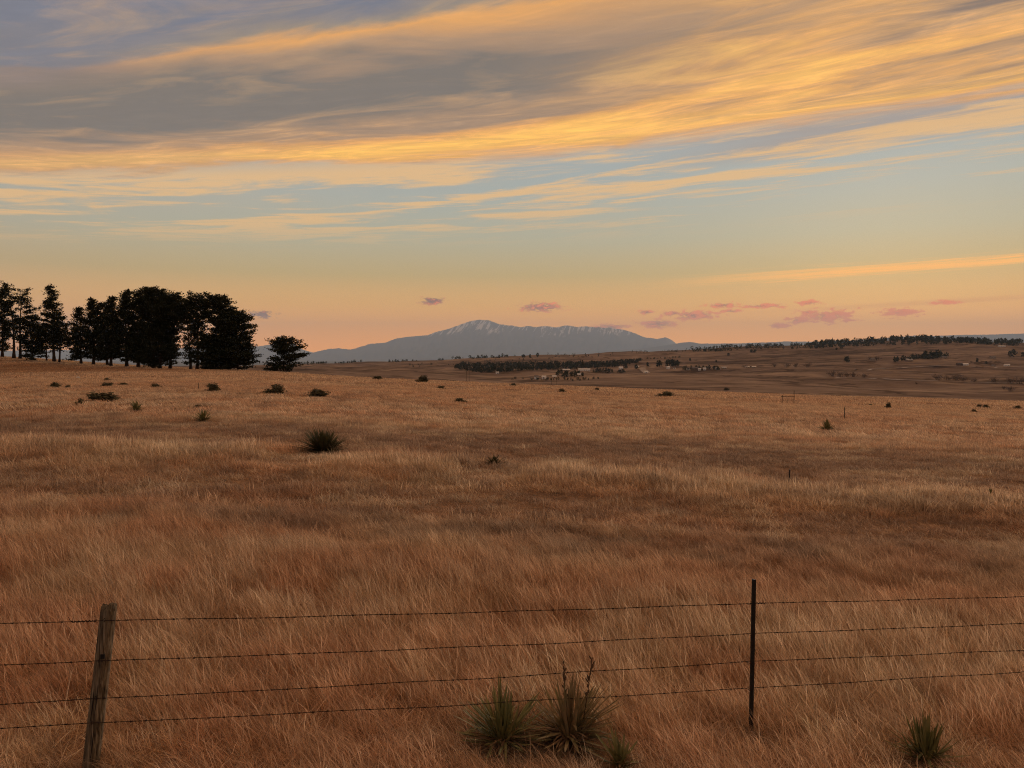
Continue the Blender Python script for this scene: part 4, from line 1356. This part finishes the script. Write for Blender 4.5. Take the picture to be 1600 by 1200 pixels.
def grass(name, label, protos, pos, rot, scl, pick, col):
    """one object: blades instanced on points"""
    pc = bpy.data.collections.new(name + '_tufts')
    for p in protos: pc.objects.link(p)
    me = bpy.data.meshes.new(name)
    n = len(pos)
    me.vertices.add(n); me.vertices.foreach_set('co', np.ascontiguousarray(pos, np.float32).ravel())
    for nm, ty, key, arr in (('grot', 'FLOAT_VECTOR', 'vector', rot), ('gscl', 'FLOAT_VECTOR', 'vector', scl), ('gpick', 'INT', 'value', pick), ('gcol', 'FLOAT_COLOR', 'color', np.concatenate([col, np.ones((n, 1))], 1))):
        a = me.attributes.new(nm, ty, 'POINT'); a.data.foreach_set(key, np.ascontiguousarray(arr, np.int32 if ty == 'INT' else np.float32).ravel())
    o = link(name, me)
    tag(o, label, 'grass', kind='stuff')
    ng = bpy.data.node_groups.new(name + '_nodes', 'GeometryNodeTree')
    ng.interface.new_socket('Geometry', in_out='INPUT', socket_type='NodeSocketGeometry')
    ng.interface.new_socket('Geometry', in_out='OUTPUT', socket_type='NodeSocketGeometry')
    N = ng.nodes; L = ng.links
    gi = N.new('NodeGroupInput'); go = N.new('NodeGroupOutput')
    ci = N.new('GeometryNodeCollectionInfo'); ci.inputs['Collection'].default_value = pc
    ci.inputs['Separate Children'].default_value = True; ci.inputs['Reset Children'].default_value = True
    ip = N.new('GeometryNodeInstanceOnPoints'); ip.inputs['Pick Instance'].default_value = True

    def attr(nm, ty):
        a = N.new('GeometryNodeInputNamedAttribute'); a.data_type = ty; a.inputs['Name'].default_value = nm
        return a.outputs['Attribute']
    L.new(gi.outputs[0], ip.inputs['Points']); L.new(ci.outputs[0], ip.inputs['Instance'])
    L.new(attr('gpick', 'INT'), ip.inputs['Instance Index'])
    L.new(attr('grot', 'FLOAT_VECTOR'), ip.inputs['Rotation']); L.new(attr('gscl', 'FLOAT_VECTOR'), ip.inputs['Scale'])
    L.new(ip.outputs[0], go.inputs[0])
    md = o.modifiers.new('tufts', 'NODES'); md.node_group = ng
    return o


rngG = np.random.default_rng(7)


def wedge(n, y0, y1, margin=1.6):
    y = np.sqrt(rngG.uniform(y0 * y0, y1 * y1, n))
    x = rngG.uniform(-1, 1, n) * (y * .76 + margin)
    return x, y


def field_tall(x, y):
    """how tall the grass stands: tall by the fence, grazed beyond, a tall strip, then patches"""
    n = fbm(x / 3.2, y / 3.2, 41, 3) - .5
    n2 = fbm(x / 9.0, y / 14.0, 43, 3) - .5
    near = 1 - sstep(y + .10 * x + 5.0 * n, 8.8, 14.0)
    strip = np.exp(-((y + .167 * x - 18.2 + 2.0 * n2) / 1.6) ** 2)
    farp = sstep(y, 25, 34) * (.55 + .7 * n2)
    n3 = fbm(x / 1.1, y / .7, 47, 3) - .5
    t = .40 + .32 * near + .44 * strip + farp * .35 + (.45 * n + .75 * n3) * (1 - near * .6)
    bare = sstep(.7 * n2 + .5 * n + .9 * n3, .02, .18) * (1 - near)
    t = t - .20 * bare
    t = t * (1 - .35 * (1 - sstep(y, 5.6, 6.6)))
    for cx, cyy, cr in CLEAR:                       # grass is thin and short round the shrubs
        q = np.hypot(x - cx, (y - cyy) * np.where(y < cyy, .75, 1.1)) / cr
        t = np.where(q < 1.15, t * (.30 + .70 * sstep(q, .5, 1.1)), t)
    return np.clip(t, .08, 1.2)


RUSSET = np.array([.60, .345, .20]); TAN = np.array([.66, .45, .28]); STRAW = np.array([.74, .56, .37]); DULL = np.array([.38, .265, .19])


def field_col(x, y, tall):
    a = fbm(x / 4.5, y / 6.0, 51, 4); b = fbm(x / 1.6, y / 1.6, 53, 3); c = fbm(x / 26, y / 13, 55, 4)
    a2 = fbm(x / .9, y / .8, 57, 2)
    f = np.clip((a - .5) * 1.8 + (a2 - .5) * 1.6 + .5, 0, 1)[:, None]
    col = RUSSET * (1 - f) + TAN * f
    nearr = (1 - sstep(y, 6.5, 9.5))[:, None] * .55
    col = col * (1 - nearr) + np.array([.82, .52, .33]) * nearr
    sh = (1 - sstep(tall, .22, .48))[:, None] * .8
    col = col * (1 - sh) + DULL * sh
    far = sstep(y, 40, 90)[:, None] * .45
    g = np.clip((c - .5) * 4 + .5, 0, 1)[:, None]
    col = col * (1 - far) + (np.array([.56, .31, .16]) * (1 - g) + np.array([.64, .41, .23]) * g) * far
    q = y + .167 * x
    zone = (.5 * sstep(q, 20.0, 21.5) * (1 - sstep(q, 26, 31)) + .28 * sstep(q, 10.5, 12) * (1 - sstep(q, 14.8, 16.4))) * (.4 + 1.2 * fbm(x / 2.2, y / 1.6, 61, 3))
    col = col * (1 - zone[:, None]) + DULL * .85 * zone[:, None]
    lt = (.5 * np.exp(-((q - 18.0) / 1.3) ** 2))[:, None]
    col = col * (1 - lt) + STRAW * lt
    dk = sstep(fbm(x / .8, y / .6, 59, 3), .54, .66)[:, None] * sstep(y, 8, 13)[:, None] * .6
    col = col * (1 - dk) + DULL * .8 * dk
    st = (b > .62)[:, None] * .45 * (1 - sstep(y, 40, 80)[:, None] * .8)
    col = col * (1 - st) + STRAW * st
    v = (rngG.uniform(-.27, .25, len(x)) * (1 - .7 * sstep(y, 40, 110)))[:, None]
    return np.clip(col * (1 + v), 0, .82)


def scatter(name, label, n, y0, y1, protos, smin, smax, hk=1.0, tilt=.38, power=1.0, keep=None, margin=2.2):
    x, y = wedge(n, y0, y1, margin)
    t = field_tall(x, y)
    if keep is not None:
        m_ = rngG.uniform(0, 1, n) < keep(x, y, t) * sstep(t, .05, .2); x, y, t = x[m_], y[m_], t[m_]
    n = len(x)
    z = ground_z(x, y)
    s = rngG.uniform(smin, smax, n)
    sc = np.stack([s, s, s * hk * t ** power], 1)
    sc[:, 0] *= .55 + .45 * t / .9; sc[:, 1] = sc[:, 0]
    rot = np.stack([np.zeros(n), np.zeros(n), rngG.normal(0, tilt, n)], 1)
    return grass(name, label, protos, np.stack([x, y, z], 1), rot, sc, rngG.integers(0, len(protos), n), field_col(x, y, t))


near_p = [blade_tuft('near_tuft', 900 + i, 74, .19, .18, .50, .0048, .50, 4, .22, .08) for i in range(8)]
thatch_p = [blade_tuft('thatch_tuft', 920 + i, 48, .20, .10, .34, .0058, .6, 3, .5, .6) for i in range(6)]
stalk_p = [blade_tuft('stalk_tuft', 940 + i, 4, .08, .45, .95, .0046, .42, 5, .25, .3) for i in range(6)]
mid_p = [blade_tuft('mid_tuft', 960 + i, 50, .30, .26, .60, .0100, .50, 3, .25) for i in range(6)]
midlow_p = [blade_tuft('mid_low_tuft', 980 + i, 44, .30, .10, .30, .012, .5, 3, .45, .4) for i in range(5)]
far_p = [blade_tuft('far_tuft', 1000 + i, 50, .62, .22, .52, .026, .4, 2, .25) for i in range(5)]
vfar_p = [blade_tuft('very_far_tuft', 1020 + i, 50, 1.3, .22, .50, .06, .3, 2, .25) for i in range(4)]
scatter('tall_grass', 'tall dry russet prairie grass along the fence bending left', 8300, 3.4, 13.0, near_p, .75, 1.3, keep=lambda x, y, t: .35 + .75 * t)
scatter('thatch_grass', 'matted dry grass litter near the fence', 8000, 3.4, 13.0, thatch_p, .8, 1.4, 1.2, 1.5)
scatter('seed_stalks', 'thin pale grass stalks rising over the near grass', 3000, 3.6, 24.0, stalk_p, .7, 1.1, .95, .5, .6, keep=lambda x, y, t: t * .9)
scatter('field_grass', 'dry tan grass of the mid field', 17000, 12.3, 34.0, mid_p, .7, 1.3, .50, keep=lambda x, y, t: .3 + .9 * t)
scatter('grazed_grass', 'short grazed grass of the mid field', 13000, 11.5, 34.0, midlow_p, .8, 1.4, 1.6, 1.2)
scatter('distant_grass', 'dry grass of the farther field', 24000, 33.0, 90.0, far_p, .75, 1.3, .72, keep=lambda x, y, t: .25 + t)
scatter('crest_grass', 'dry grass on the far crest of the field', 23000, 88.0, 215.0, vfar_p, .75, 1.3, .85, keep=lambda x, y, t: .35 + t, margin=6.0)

# ------------------------------------------------------------------ haze: the air between here and the mountains
HZ0, HZ1, HW = ZMIN - 1.0, ZMAX + 40.0, 62500.0
m = MB(); m.box((0, 0, (HZ0 + HZ1) / 2), (2 * HW, 2 * HW, HZ1 - HZ0))
hm = bpy.data.materials.new('haze_air'); hm.use_nodes = True
g = NT(hm.node_tree); g.n.clear()
pv = g.n.new('ShaderNodeVolumePrincipled'); pv.inputs['Color'].default_value = (.60, .77, 1.0, 1)
pv.inputs['Density'].default_value = 2.3e-5
pv.inputs['Anisotropy'].default_value = 0.0
ho = g.n.new('ShaderNodeOutputMaterial'); g.l.new(pv.outputs[0], ho.inputs['Volume'])
hz = m.build('haze', hm)
tag(hz, 'thin blue evening haze filling the valley air', 'haze', kind='stuff')
